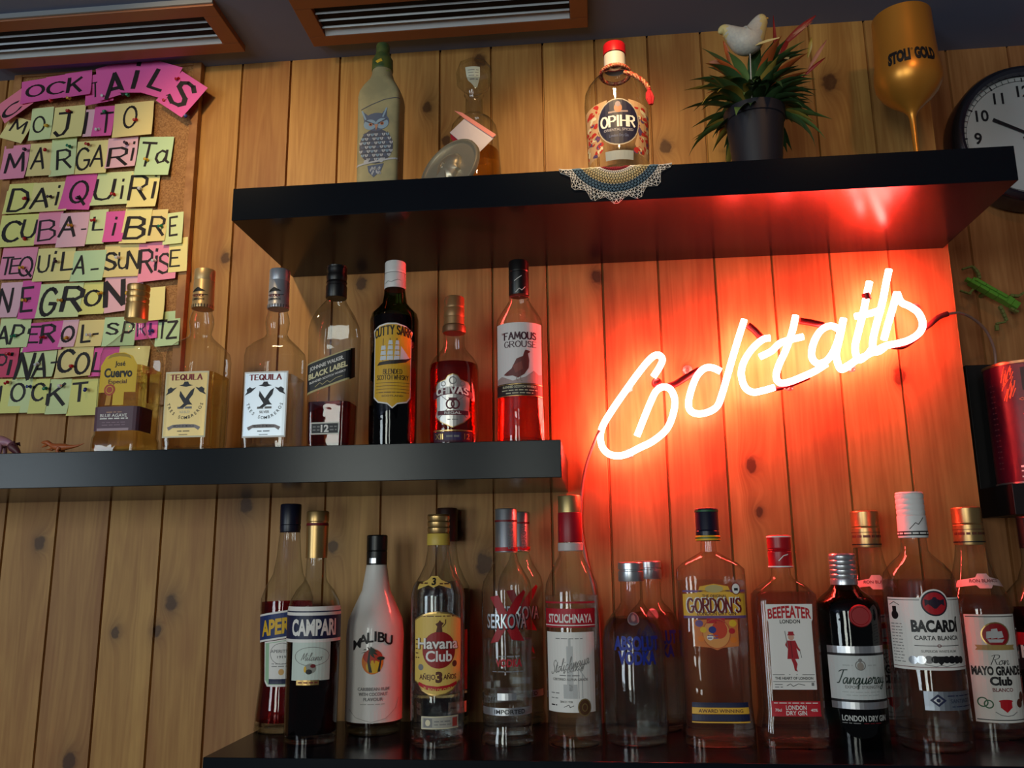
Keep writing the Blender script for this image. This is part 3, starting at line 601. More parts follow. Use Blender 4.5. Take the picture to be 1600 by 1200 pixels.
t = Bottle('vodka_bottle', 'clear vodka bottle with gold and red neck, red band and large white label', 'bottle', 899, [(None, 38), (1161, 42.5), (1125, 42), (930, 42), (912, 40), (897, 34), (882, 26), (869, 19), (862, 17.5), (846, 17.5)], by=1170, liq=WATER, level=930,
    caps=[('cap', [(801, 17.8)]+tip(774, 800, 17.8), SGL), ('neck_wrap', [(847, 18.6), (846, 18.8), (802, 18.4), (801, 18)], M('red_wrap', (158, 16, 34), .4)), ('pourer_ring', [(861, 18.6), (860, 19.4), (849, 19.4), (848, 18.6)], M('frosted_ring', (196, 186, 184), .4))], group=GB, **BOT)
t.capsurf = Surf([(t.z_axis(847), *(2*[18.8*pxm(t.c)]), 2), (t.z_axis(802), *(2*[18.5*pxm(t.c)]), 2)]); t.capr = 18.8*pxm(t.c)
L = t.caplab(); L.text('Stoli', -1, 822, 12, W_, 24, 2, style='script', pen=.9).rect(-1, 1, 828, 836, W_, 1).rect(-5, -3.4, 830, 836, W_, 1).bars(-11, 11, 841, 2, W_, 1); L.build('neck_emblem', t.root)
L = t.lab(-5); RS = ink((176, 20, 40))
L.rect(-48, 48, 951, 981, RS, 0).text('STOLICHNAYA', 2, 966, 13.5, W_, 76, 3, bold=.03).rect(-48, 48, 976.5, 978, W_, 2).rect(-48, 48, 940, 943, RS, 0)
L.shape([(-44, 988), (44, 988), (44, 1114), (-44, 1114)], W_, 0).text('Stolichnaya', 0, 1036, 20, GY, 66, 3, style='script', pen=.8, slope=-.28).text('vodka', 6, 1043, 13, GY, 32, 3, style='script', pen=.7, slope=-.26)
sg = ink((190, 190, 188)); L.rect(-4, 6, 1010, 1080, sg, 1).rect(-1, 3, 998, 1012, sg, 1).rect(-10, 12, 1070, 1092, sg, 1).line([(14, 1092), (14, 1044), (26, 1062)], 1.6, sg, 1).line([(20, 1092), (20, 1052)], 1.6, sg, 1)
L.text('CERTIFIED ALPHA GRADE', 0, 1062, 4, GY, 58, 3).bars(-16, 16, 1056, 1.4, GY, 2).bars(-22, 22, 998, 1.2, GY, 4).bars(-34, -14, 1084, 1.4, GY, 3).bars(-34, -20, 1092, 1.4, GY, 6).text('SINCE 1938', -6, 1097, 3.4, GY, 20, 3).bars(-34, -22, 1103, 2, K_, 6).line([(-10, 1106), (-2, 1102), (0, 1106), (6, 1103)], .9, K_)
L.ell(23, 1106, 11, 14, GLD, 3).ell(23, 1106, 9, 12, ink((84, 52, 30)), 4).ringe(23, 1106, 5, 6.5, 1.6, GLD, 5)
L.build('label', t.root)

def absolut(label, bx, by, s, y0):
    f = lambda y: y0+(y-878)*s
    t = Bottle('vodka_bottle', label, 'bottle', bx, [(None, 42*s), (f(1162), 49*s), (f(1146), 50*s), (f(1000), 48*s), (f(985), 46*s), (f(970), 40*s), (f(958), 31*s), (f(949), 22*s), (f(941), 17.5*s), (f(908), 17*s)], by=by, liq=WATER, level=f(964),
        caps=[('cap', [(f(908), 19.2*s), (f(907), 19.6*s), (f(893), 19.6*s), (f(892), 18.2*s), (f(890), 18.2*s), (f(889), 19.6*s)]+tip(f(878), f(888), 19.6*s), CAPS)], group=GB, **BOT)
    L = t.lab(); c = ink((30, 44, 140))
    L.text('ABSOLUT', 4*s, f(1005), 21*s, c, 76*s, 2, bold=.05).text('VODKA', 4*s, f(1028), 20*s, c, 62*s, 2, bold=.05)
    L.build('lettering', t.root)
    L = t.neck(f(968)); L.ell(0, f(967), 9*s, 10*s, foil((150, 152, 160)), 0).ell(0, f(966), 3.5*s, 5*s, GY, 1).ringe(0, f(967), 9*s, 10*s, 1.2, GY, 1); L.build('medallion', t.root, vstep=.003); return t
absolut('squat round-shouldered vodka bottle with silver cap and blue letters, front one of two', 996, 1169, 1.0, 878)
absolut('squat round-shouldered vodka bottle with silver cap, behind and right of its twin', 1026, 1146, .94, 876)

t = Bottle('gin_bottle', 'wide clear gin bottle with navy cap and yellow label, below the neon letters', 'bottle', 1125, [(None, 48), (1163, 54.5), (1130, 54), (1095, 51.5), (1000, 52), (904, 52), (889, 51), (879, 41), (870, 26, 2.2), (862, 12.5, 2), (845, 11.5, 2)], by=1172, n=4.0, k=.72, liq=WATER, level=906,
    caps=[('cap', [(845, 18), (844, 18.6), (838, 18.6), (837, 18), (830, 18), (829, 17.2), (828, 18)]+tip(794, 827, 17.6), CAPN)], group=GB, **BOT)
L = t.caplab(); L.rect(-60, 60, 836, 844, YE, 1).rect(-60, 60, 839, 841, GN, 2).rect(-60, 60, 796, 799, GN, 1); L.build('cap_band', t.root)
L = t.lab(); yl = ink((232, 176, 56)); pl = ink((110, 76, 130))
L.shape([(-50, 928), (-26, 926), (-22, 916), (0, 912), (22, 916), (26, 926), (50, 928), (50, 962), (-50, 962)], yl, 0).rect(-50, 50, 922, 925, pl, 0).rect(-50, 50, 962, 966, pl, 1)
L.text("GORDON'S", 0, 946, 21, DR, 84, 3, style='serif', pen=1.9).text("GORDON'S", -1, 945.4, 21, W_, 84, 2, style='serif', pen=2.6).text('THE ORIGINAL', 0, 931, 4.5, BRN, 38, 3).text('LONDON DRY GIN', 2, 958.5, 5.5, BRN, 60, 3).ell(0, 920, 14, 6, ink((190, 170, 110)), 1)
L.ringe(34, 920, 7.5, 9.5, 1.2, DR, 3).ell(34, 920, 6, 8, W_, 2).bars(31, 37, 921, 4, K_, 2, 4)
L.shape([(-34, 968), (34, 968), (34, 1010), (10, 1012), (0, 1016), (-10, 1012), (-34, 1010)], ink((214, 120, 56)), 0).ell(0, 990, 22, 24, ink((224, 150, 80)), 1).ringe(0, 990, 22, 24, 1.4, ink((190, 90, 40)), 2).ell(5, 984, 12, 14, ink((200, 60, 30)), 2).rect(-14, 14, 966, 974, RD, 2)
for (u, y, r, c) in ((-26, 974, 6, pl), (26, 974, 6, YE), (-20, 984, 5, YE), (24, 986, 5, RD), (-24, 998, 5, OR), (26, 1000, 5, OR), (-6, 984, 6, BL), (-10, 996, 5, W_)): L.ell(u, y, r, r*.9, c, 3)
L.bars(-14, 2, 993, 1.6, pl, 3, 4).bars(-14, 2, 997, 1.6, pl, 4, 4)
L.rect(-44, 44, 1098, 1108, NV, 0).rect(-44, 44, 1106, 1116, yl, 1).text('AWARD WINNING', 0, 1111, 5.5, BRN, 68, 3).rect(-44, 44, 1117, 1127, NV, 0).rect(-44, 44, 1128, 1130, yl, 0)
L.build('label', t.root)

t = Bottle('gin_bottle', 'squared clear gin bottle with red cap and a red-coated figure on its white label', 'bottle', 1241, [(None, 45), (1166, 50), (1132, 50.5), (1108, 46), (940, 46), (928, 45), (914, 32), (904, 18, 2.5), (898, 15, 2), (885, 14, 2)], by=1172, n=7.0, k=.8, liq=WATER, level=924,
    caps=[('cap', [(887, 18.4), (884, 18.4), (883, 18), (862, 18), (861, 17), (859, 18), (858, 17), (856, 18)]+tip(836, 855, 18), CAPR)], group=GB, **BOT)
L = t.caplab(); L.rect(-60, 60, 884, 886, W_, 1).rect(-60, 60, 837, 839, W_, 1).line([(-6, 876), (2, 868), (10, 866)], 1.4, W_, 1); L.build('cap_band', t.root)
L = t.lab()
L.shape([(-36, 944), (36, 944), (35, 968), (33, 972), (34, 1078), (-34, 1078), (-33, 972), (-35, 968)], W_, 0).text('BEEFEATER', 0, 959, 17, RD, 66, 3, bold=.03, arc=3.5, grow=-.25).text('LONDON', 0, 971, 6, K_, 31, 3)
rc = ink((168, 28, 40))
L.ell(0, 996, 4.5, 4.5, ink((210, 160, 140)), 2).shape([(-6, 993), (6, 993), (4, 990), (4, 987), (-4, 987), (-4, 990)], rc, 3).shape([(-7, 1001), (6, 1001), (10, 1012), (13, 1016), (11, 1018), (7, 1013), (10, 1030), (-8, 1030), (-6, 1014), (-10, 1008)], rc, 2).shape([(-2, 1030), (4, 1030), (7, 1038), (5, 1046), (7, 1050), (2, 1048), (1, 1040)], rc, 2).line([(-9, 986), (-6, 1012)], 1, GY, 3).line([(12, 1017), (14, 1028)], 1, GY, 3).line([(-1, 1002), (0, 1028)], 1.2, DR, 3)
L.rect(-32, 32, 1054, 1055, K_, 1).bars(-14, 14, 1054.5, 2, W_, 9, 2).text('THE HEART OF LONDON', 0, 1060, 4.2, K_, 58, 3).rect(-32, 32, 1065, 1065.8, K_, 1).bars(-30, -18, 1070, 1.3, GY, 2).bars(-30, -18, 1074, 1.3, GY, 3).line([(-12, 1072), (-6, 1069), (-2, 1073), (6, 1069), (16, 1071)], .9, K_).rect(26, 30, 1067, 1072, GY, 2)
L.rect(-37, 37, 1096, 1120, ink((190, 24, 40)), 0).text('LONDON', 0, 1106, 7, W_, 31, 3).text('DRY GIN', 0, 1114.5, 7, W_, 31, 3).text('70cl', -27, 1110, 4.5, W_, None, 3).text('40%', 27, 1110, 4.5, W_, None, 3).bars(-33, 33, 1099, 1.5, W_, 2)
L.build('label', t.root)

t = Bottle('gin_bottle', 'dark green gin bottle with ridged silver cap and red wax seal', 'bottle', 1342, [(None, 44), (1165, 48), (952, 49), (941, 46), (931, 36), (922, 25), (914, 19.5), (908, 18.5)], by=1172, glass=GREEN, liq=GRL, level=944,
    caps=[('cap', [(913, 20.4), (905, 20.4)]+ribs(868, 904, 20, 5, 1.0)[::-1]+[(867, 20), (864.5, 18.6), (864.3, .2)], CAPS)], group=GB, **BOT)
L = t.lab()
L.rect(-50, 50, 1010, 1021, SIL, 0).rect(-50, 50, 1021, 1025, K_, 0).rect(-50, 50, 1025, 1094, ink((200, 204, 202)), 0).rect(-50, 50, 1094, 1098, K_, 0).rect(-50, 50, 1098, 1109, SIL, 0)
L.text('Tanqueray', 2, 1058, 22, ink((22, 46, 38)), 80, 3, style='script', pen=1.1).text('EXPORT STRENGTH', 2, 1074, 5, GY, 54, 3).ringe(0, 1040, 8, 8, 1.6, GY, 2).ell(0, 1041, 5, 6, ink((150, 140, 130)), 2).ell(0, 1032, 3, 3, GY, 2).bars(-26, -11, 1040, 2, ink((176, 180, 178)), 2).bars(11, 26, 1040, 2, ink((176, 180, 178)), 3).bars(-30, 32, 1082, 1.2, ink((170, 174, 172)), 3).bars(-24, 28, 1087, 1.2, ink((170, 174, 172)), 4)
L.text('LONDON DRY GIN', 2, 1123, 9, ink((190, 190, 186)), 72, 1, bold=.025).bars(-34, -6, 1131, 1.2, GY, 3).bars(-2, 30, 1131, 1.2, DR, 4)
L.build('label', t.root)
s_ = pxm(t.c); P = t.surf.wrap(6*s_, t.z_axis(959), t.surf.table(t.z_axis(980)), .0); b = MB(); rr = 17*s_
Rm = Matrix.Translation(P) @ Matrix.Rotation(math.radians(90), 4, 'X') @ Matrix.Rotation(math.radians(-7), 4, 'Y')
b.lathe([(-.004, rr), (.0022, rr), (.0034, rr*.93), (.0034, rr*.80), (.0026, rr*.74), (.0026, rr*.0+.0001)], M('red_wax', (150, 14, 24), .35), 32, Rm); b.build('wax_seal', t.root)

def mayo(label, bx, by, s, y0, coll):
    f = lambda y: y0+(y-792)*s
    t = Bottle('rum_bottle', label, 'bottle', bx, [(None, 45*s), (f(1150), 49.5*s), (f(950), 49.5*s), (f(936), 46*s), (f(916), 38*s), (f(896), 30*s), (f(870), 23.5*s), (f(849), 20.5*s), (f(842), 19*s)], by=by, liq=WATER, level=f(930),
        caps=[('cap', [(f(851), 21.5*s), (f(848), 22*s), (f(820), 21.6*s), (f(819), 20.8*s), (f(817), 21.6*s)]+tip(f(792), f(816), 21.4*s), CAPG)], group=GB, **BOT)
    L = t.caplab(); L.rect(-70, 70, f(845), f(847), K_, 1).bars(-34, 34, f(833), 4*s, BRN, 2, 1).rect(-70, 70, f(826), f(827), BRN, 1); L.build('cap_band', t.root)
    L = t.neck(f(903)); L.shape([(-40*s, f(907)), (-12*s, f(902)), (-8*s, f(896)), (8*s, f(896)), (12*s, f(902)), (40*s, f(907)), (42*s, f(918)), (12*s, f(914)), (8*s, f(919)), (-8*s, f(919)), (-12*s, f(914)), (-42*s, f(918))], coll, 0).text('RON BLANCO', 2, f(907), 5*s, DR, 46*s, 3); L.build('neck_label', t.root, vstep=.004)
    L = t.lab(); L.rect(-41*s, 41*s, f(960), f(1130), ink((224, 220, 212)), 0).rect(-39*s, 39*s, f(963), f(964.4), K_, 1).rect(-39*s, 39*s, f(1125), f(1126.5), K_, 1)
    L.ell(2*s, f(992), 22*s, 20*s, GLD, 1).ell(2*s, f(992), 20*s, 18*s, ink((150, 22, 30)), 2)
    for (a_, w_, h_) in ((-8, 5, 12), (0, 6, 16), (8, 5, 12)): L.shape([((a_-w_)*s, f(998)), ((a_+w_)*s, f(996)), ((a_+w_-2)*s, f(998-h_)), ((a_-w_+1)*s, f(998-h_+1))], ink((190, 190, 190)), 3)
    L.shape([(-12*s, f(999)), (14*s, f(999)), (10*s, f(1004)), (-9*s, f(1004))], ink((190, 190, 190)), 3).shape([(-30*s, f(1008)), (32*s, f(1008)), (29*s, f(1012)), (32*s, f(1016)), (-30*s, f(1016)), (-27*s, f(1012))], ink((170, 140, 80)), 3)
    L.text('Ron', 2*s, f(1031), 16*s, K_, 32*s, 3, style='script', pen=.7).text('MAYO GRANDE', 0, f(1048), 13.5*s, K_, 78*s, 3, bold=.05).text('Club', 2*s, f(1064), 13*s, K_, 34*s, 3, bold=.05).text('BLANCO', 3*s, f(1078), 6*s, DR, 31*s, 3)
    L.shape([(-4*s, f(1096)), (14*s, f(1096)), (14*s, f(1106)), (5*s, f(1114)), (-4*s, f(1106))], RD, 2).ell(5*s, f(1096), 11*s, 2.5*s, RD, 2).ringe(-28*s, f(1098), 8*s, 8*s, 2*s, GN, 2).ringe(-20*s, f(1101), 7*s, 7*s, 2*s, GN, 2).ell(29*s, f(1100), 6*s, 7*s, BRN, 2).ell(35*s, f(1090), 5*s, 8*s, BRN, 2)
    L.line([(-12*s, f(1113)), (-4*s, f(1118)), (5*s, f(1119.5)), (14*s, f(1118)), (22*s, f(1113))], 1.3, GY)
    L.build('label', t.root)
PK = ink((228, 190, 186))
mayo('clear white rum bottle with gold cap and round ship emblem, at the right end', 1552, 1157, 1.0, 792, PK)
mayo('clear white rum bottle with gold cap, hidden behind the dark green gin bottle', 1383, 1150, .965, 798, PK)

t = Bottle('rum_bottle', 'tall clear rum bottle with white cap and bat emblem on its white label', 'bottle', 1463, [(None, 48), (1168, 56), (1148, 56.5), (1095, 54.5), (908, 53), (894, 49), (880, 38), (868, 25), (860, 19.5), (838, 18.5)], by=1177, liq=WATER, level=905,
    caps=[('cap', [(840, 21), (839, 21.6), (806, 21), (805, 20)]+ribs(772, 805, 20.6, 4, .8)[::-1]+[(771, 20.6), (768.5, 19), (768.3, .2)], CAPW)], group=GB, **BOT)
L = t.caplab(); L.rect(-70, 70, 829, 836, K_, 1).bars(-40, 40, 832.5, 2.5, W_, 3, 2).line([(-12, 826), (-2, 816), (2, 819), (12, 808)], 1.1, K_, 1).line([(22, 820), (30, 812)], 1.1, K_, 1); L.build('cap_band', t.root)
L = t.lab(2)
L.rect(-78, 56, 934, 1048, W_, 0).rect(-78, 56, 937, 938, K_, 1).rect(-78, 56, 1043, 1044, DR, 1)
L.ell(0, 943, 23, 22.5, W_, 1).ell(0, 943, 20.5, 20, ink((40, 22, 40)), 2).ell(0, 943, 18, 17.5, ink((176, 24, 36)), 3)
L.shape([(-15, 936), (-9, 938), (-4, 936), (-2, 933), (2, 933), (4, 936), (9, 938), (15, 936), (15, 947), (10, 944), (6, 947), (2, 951), (-2, 951), (-6, 947), (-10, 944), (-15, 947)], ink((40, 26, 44)), 4)
L.text('BACARDÍ', 0, 978, 18, K_, 76, 3, bold=.05).text('CARTA BLANCA', 0, 997, 7, K_, 70, 3).rect(-36, 36, 1009, 1010, K_, 1).ringe(0, 1009.5, 3, 2.6, .9, DR, 2).text('SUPERIOR WHITE RUM', 0, 1018, 4, GY, 54, 3)
for (u, r, c) in ((-40, 7, SIL), (-28, 7, SIL), (-17, 6.5, GY), (-8, 6, K_), (9, 6, K_), (18, 6.5, K_), (28, 6.5, K_), (37, 6, K_)): L.ell(u, 1031+(u/20)**2*.4, r, r*.95, c, 2)
L.shape([(-6, 1026), (6, 1026), (6, 1034), (0, 1040), (-6, 1034)], K_, 3).line([(-24, 1039), (-8, 1042), (0, 1040), (8, 1042), (26, 1038)], 1, GY)
for i in range(13): L.bars(-74, -52, 976+5*i, 1.3, GY, i, 1, 3, 8)
L.ell(-64, 962, 7, 7, K_, 1).rect(-68, -60, 948, 958, K_, 1).line([(-74, 946), (-64, 941), (-54, 946)], 1, K_, 1)
L.rect(-30, 58, 1081, 1111, foil((150, 156, 166), .45), 0).shape([(-10, 1085), (2, 1095), (-10, 1105), (-22, 1095)], NV, 1).shape([(-10, 1089), (-3, 1095), (-10, 1101), (-17, 1095)], SIL, 2).ell(-10, 1095, 3, 3, NV, 3).text('SANTIAGO', 28, 1096, 6.5, ink((60, 66, 84)), 40, 2).bars(4, 52, 1088, 1.6, NV, 3).bars(10, 52, 1105, 1.4, NV, 4)
L.build('label', t.root)

t = Bottle('spirit_bottle', 'dark bottle with a red label cut off by the right edge, on the lowest shelf', 'bottle', 1652, [(None, 50), (1140, 54), (950, 54), (930, 48), (905, 26), (880, 17), (850, 16)], by=1148, liq=CAML, level=950, caps=[('cap', tip(806, 856, 17), CAPK)], group=GB, **BOT)
L = t.lab(); L.rect(-66, 46, 990, 1010, RD, 0).rect(-66, 46, 1010, 1050, ink((40, 30, 36)), 0).text('No.', -40, 1020, 20, W_, None, 2, bold=.03).rect(-46, 46, 1060, 1110, ink((150, 60, 50)), 0); L.build('label', t.root)

# ---- middle shelf
MID = dict(zs=S_MID, y_at=690)
t = Bottle('tequila_bottle', 'square tequila bottle with gold ridged cap, yellow arched label and purple band', 'bottle', 197, [(None, 39), (700, 39), (688, 38.5), (683, 36.5), (600, 36.5), (562, 36), (550, 33.5), (538, 26, 4), (524, 19, 2), (512, 15.5, 2), (499, 14.5, 2)], Y=-.15, n=8, k=1.0, liq=GOLDL, level=578,
    caps=[('cap', [(501, 17), (500, 17.4), (478, 17)]+ribs(449, 477, 17, 3, 1.2)[::-1]+[(448, 16.6), (446, .2)], CAPG)], group=GM, **MID)
L = t.lab(); cy = ink((232, 190, 40))
L.shape([(-30, 612), (-30, 570), (-22, 556), (-8, 550), (8, 550), (22, 556), (30, 570), (30, 612)], cy, 0).shape([(-20, 560), (-16, 554), (-6, 551), (6, 551), (16, 554), (20, 560), (12, 557), (0, 555.5), (-12, 557)], ink((176, 146, 50)), 1)
L.text('José', 2, 567, 7.5, K_, 17, 3, bold=.02)
L.text('Cuervo', 0, 581, 14, K_, 46, 3, bold=.035).text('Especial', 0, 595, 6.5, BRN, 30, 3)
L.ell(-12, 608, 9, 9, ink((186, 70, 40)), 3).ringe(-12, 608, 6, 6, 1, cy, 4).shape([(-16, 614), (-8, 614), (-10, 632), (-18, 632)], ink((200, 140, 30)), 1).rect(-6, 12, 612, 632, cy, 0)
L.rect(-36, 74, 634, 672, ink((98, 70, 84)), 0).text('BLUE AGAVE', -2, 648, 5, W_, 44, 3).bars(-24, 22, 653, 2, W_, 4).bars(-14, 12, 643, 1.2, ink((200, 150, 120)), 2).rect(-28, 24, 668, 672, ink((176, 150, 160)), 1).bars(-20, 18, 659, 1.2, ink((150, 120, 134)), 5).bars(-20, 18, 663, 1.2, ink((150, 120, 134)), 6)
L.shape([(50, 580), (58, 577), (60, 626), (54, 626)], ink((186, 140, 50)), 0)
L.build('label', t.root)

def sombreros(label, bx, liq, lab_m, cap_m, lvl):
    dx = 0
    t = Bottle('tequila_bottle', label, 'bottle', bx, [(None, 38.5), (700, 39), (690, 40), (562, 40), (550, 38), (540, 30, 5), (530, 20, 2), (523, 15.5, 2), (515, 17, 2), (506, 18.5, 2), (497, 17.5, 2), (490, 15, 2), (483, 14.2, 2)], Y=-.15, n=8, k=.9, liq=liq, level=lvl,
        caps=[('cap', [(484, 16.4), (483, 16.8), (478, 16.8), (477, 16.2), (442, 15.6), (441, 15.2)]+tip(423, 440, 15.6), cap_m)], group=GM, **MID)
    L = t.caplab(); L.rect(-14, 14, 459, 460, K_, 1).shape([(-10, 452), (-2, 448), (6, 452), (10, 454), (-14, 455)], K_, 1).text('TEQUILA', -2, 461, 4, DR, 20, 2).text('SOMBREROS', -2, 466.5, 3.4, K_, 22, 2); 
    for i in range(12): L.rect(-26+i*4.4, -25+i*4.4, 474, 479, K_, 1)
    L.build('cap_print', t.root)
    L = t.lab(); dk = ink((34, 34, 44))
    L.rect(-35, 35, 580, 683, ink((236, 226, 190)) if lab_m is SGL else W_, 0).rect(-33, 33, 582.5, 680.5, lab_m, 1).text('TEQUILA', 0, 589, 8, ink((140, 20, 40)), 52, 3, style='serif', pen=2.1)
    for (u, y, rr_) in ((-25, 609, -.6), (0, 600, 0), (25, 609, .6)):
        c_, q_ = math.cos(rr_), math.sin(rr_); T_ = lambda a, b_: (u+a*c_-b_*q_, y+a*q_+b_*c_)
        L.shape([T_(-11, 2), T_(-5, 0), T_(-3, -4), T_(3, -4), T_(5, 0), T_(11, 2), T_(0, 4)], dk, 3)
    L.shape([(-2, 630), (-10, 618), (-9, 610), (-3, 618), (0, 622), (8, 610), (14, 606), (12, 616), (6, 624), (8, 628), (12, 632), (4, 632), (-2, 636), (-10, 637)], dk, 3, [[0, 1, 2, 3, 4], [4, 5, 6, 7, 8], [0, 4, 8, 9, 12], [9, 10, 11, 12], [0, 12, 13]])
    V = 'TRES SOMBREROS'
    for i, ch in enumerate(V):
        a_ = math.radians(198+144*i/(len(V)-1)); ca, sa = math.cos(a_), math.sin(a_)
        if ch == ' ': continue
        P_, F_, w_ = outline_text(ch, .01); h_ = 4.9
        L.shape([(28*ca-sa*(qx-w_/2)*h_-ca*(qy-.5)*h_, 622-(30*sa+ca*(qx-w_/2)*h_-sa*(qy-.5)*h_)) for qx, qy in P_], dk, 3, F_)
    L.bars(-12, 12, 636.5, 3.4, GY, 3).text('GOLD' if lab_m is SGL else 'SILVER', 0, 643, 4.0, ink((230, 220, 190)) if lab_m is SGL else GY, 16, 3)
    L.shape([(-27, 667), (-18, 663), (0, 662), (18, 663), (27, 667), (24, 672), (18, 668), (0, 668), (-18, 668), (-24, 672)], ink((150, 140, 140)), 2).text('HECHO EN MEXICO', 0, 665, 3.4, dk, 34, 3).bars(-10, 10, 673, 1.3, dk, 2)
    L.rect(-7, 7, 678, 679, dk, 2)
    L.build('label', t.root); return t
sombreros('flat-sided gold tequila bottle with gold label, cap and liquid', 303, GOLDL, SGL, M('gold_satin_cap', (186, 162, 120), .4, .5), 588)
sombreros('flat-sided silver tequila bottle with silver label and clear liquid', 425, WATER, LSL, M('silver_satin_cap', (176, 180, 190), .4, .5), 592)

t = Bottle('whisky_bottle', 'square whisky bottle with slanted black label and black cap, nearly half empty', 'bottle', 518, [(None, 32.5), (694, 33), (684, 33.5), (522, 35.5), (507, 33), (492, 27), (480, 20, 4), (472, 16, 2), (464, 14.5, 2)], Y=-.15, n=7, k=.86, liq=WHIS, level=632,
    caps=[('cap', [(467, 16), (466, 16.4), (449, 16.4), (448, 15.4), (444, 15.2), (443, 16.2)]+ribs(420, 442, 16, 2, .8)[::-1]+[(418, 15.4), (416, .2)], CAPK)], group=GM, **MID)
L = t.lab(); jb = ink((26, 27, 32)); gd = ink((190, 176, 120))
sl = lambda u: -.34*u
L.shape([(-35, 556+sl(-35)), (35, 556+sl(35)), (35, 604+sl(35)), (-35, 604+sl(-35))], gd, 0).shape([(-35, 558+sl(-35)), (35, 558+sl(35)), (35, 601+sl(35)), (-35, 601+sl(-35))], jb, 1).shape([(35, 556+sl(35)), (52, 551+sl(35)), (58, 596+sl(35)), (35, 604+sl(35))], jb, 0)
L.text('JOHNNIE WALKER.', -2, 567, 6, W_, 54, 3, slope=-.34).text('BLACK LABEL', 0, 578, 8.5, ink((226, 216, 170)), 62, 3, bold=.04, slope=-.34).text('BLENDED SCOTCH WHISKY', 0, 588, 3.4, W_, 58, 3, slope=-.34)
L.line([(-20, 604), (-12, 597), (-8, 600), (0, 594), (4, 597), (14, 590), (24, 587)], .9, gd, 3)
L.rect(-24, 20, 659, 678, ink((226, 222, 210)), 0).rect(-23, 19, 661, 676, jb, 1).text('12', -2, 668.5, 11, W_, None, 3, bold=.04).bars(-21, -10, 666, 2, GY, 2).bars(-21, -10, 671, 2, GY, 3).bars(6, 17, 666, 2, GY, 4).bars(6, 17, 671, 2, GY, 5)
L.build('label', t.root)

t = Bottle('whisky_bottle', 'dark green whisky bottle with white cap and yellow sailing ship label', 'bottle', 613, [(None, 35), (694, 37), (686, 37.5), (502, 37.5), (492, 35), (484, 27), (476, 20), (464, 17.5), (450, 15.5)], Y=-.15, glass=GREEN, liq=GRL, level=500,
    caps=[('cap', [(453, 16.4), (452, 16.8), (430, 16.4), (429, 15.8), (427, 16.4)]+tip(411, 426, 16.2), CAPW)], group=GM, **MID)
L = t.caplab(); L.line([(-14, 441), (-8, 438), (-2, 440), (8, 436), (14, 437)], .8, GY, 1).rect(-40, 40, 424, 424.8, GY, 1); L.build('cap_print', t.root)
L = t.lab(8); o_ = [(-35, 514), (-24, 507), (-10, 504), (4, 504), (20, 508), (34, 516), (31, 526), (31, 620), (24, 628), (8, 631), (0, 638), (-8, 631), (-24, 628), (-33, 620), (-33, 526)]
L.shape(o_, W_, 0).shape([(u*.95, 570+(y-570)*.965) for u, y in o_], ink((222, 172, 44)), 1)
L.text('CUTTY SARK', 0, 520, 13, ink((40, 34, 26)), 62, 3, style='serif', pen=2.2, arc=5)
for (x0, x1, n_) in ((-21, -11, 3), (-10, 0, 4), (1, 10, 4)):
    for j in range(n_): L.shape([(x0+j*.7, 562-j*8), (x1-j*.2, 562-j*8), (x1-j*.5, 555.5-j*8), (x0+1+j*.7, 555.5-j*8)], ink((214, 220, 226)), 3)
L.shape([(11, 561), (28, 559), (12, 540)], ink((214, 220, 226)), 3).shape([(-26, 570), (-22, 565), (20, 560), (33, 556), (20, 565), (4, 568)], ink((48, 40, 34)), 4)
for x_ in (-16, -5, 5.5): L.rect(x_-.5, x_+.5, 528, 564, ink((60, 50, 40)), 2)
L.text('BLENDED', 0, 580, 7, ink((60, 44, 24)), 30, 3, style='serif', pen=1.6).text('SCOTCH WHISKY', 0, 589, 7, ink((60, 44, 24)), 52, 3, style='serif', pen=1.6)
for i in range(4): L.rect(-28, 28, 597+5*i, 597.8+5*i, ink((120, 90, 40)), 2)
L.bars(-22, 22, 612.5, 1.5, ink((120, 90, 40)), 2).text('SCOTLAND', 0, 618, 2.6, ink((90, 70, 40)), 34, 3)
L.build('label', t.root)

t = Bottle('whisky_bottle', 'short whisky bottle with brown cap and silver shield label, right of the dark green one', 'bottle', 709, [(None, 36), (694, 38.5), (684, 39), (582, 39), (572, 37.5), (562, 32), (554, 25), (547, 19), (541, 16.5), (518, 16)], Y=-.14, liq=CHL, level=571,
    caps=[('cap', [(509, 15.8)]+[(498, 16), (497, 15.4), (495, 16), (484, 16), (483, 15.4), (481, 16)]+tip(465, 480, 15.8), M('brown_gold_cap', (150, 112, 72), .4, .4)), ('neck_collar', [(521, 17.6), (519, 18.6), (511, 18.2), (509, 16.6)], M('brown_collar', (120, 84, 56), .4, .4))], group=GM, **MID)
L = t.lab(5); sv = foil((210, 206, 200), .35); bd = ink((96, 28, 44))
sh = [(0, 583), (8, 586), (12, 592), (25, 596), (29, 602), (27, 640), (30, 650), (18, 660), (0, 668), (-18, 660), (-30, 650), (-27, 640), (-29, 602), (-25, 596), (-12, 592), (-8, 586)]
L.shape(sh, GLD, 0).shape([(u*.96, 626+(y-626)*.965) for u, y in sh], sv, 1).ringe(0, 594, 6, 6, 1.6, GY, 2).ringe(-15, 599, 4, 4, 1.2, GY, 2).ringe(15, 599, 4, 4, 1.2, GY, 2)
L.shape([(-34, 612), (-18, 606), (0, 604), (18, 606), (34, 612), (34, 623), (18, 617), (0, 615), (-18, 617), (-34, 623)], bd, 3).text('CHIVAS', 0, 612, 9.5, W_, 52, 5, style='serif', pen=2.3, arc=3)
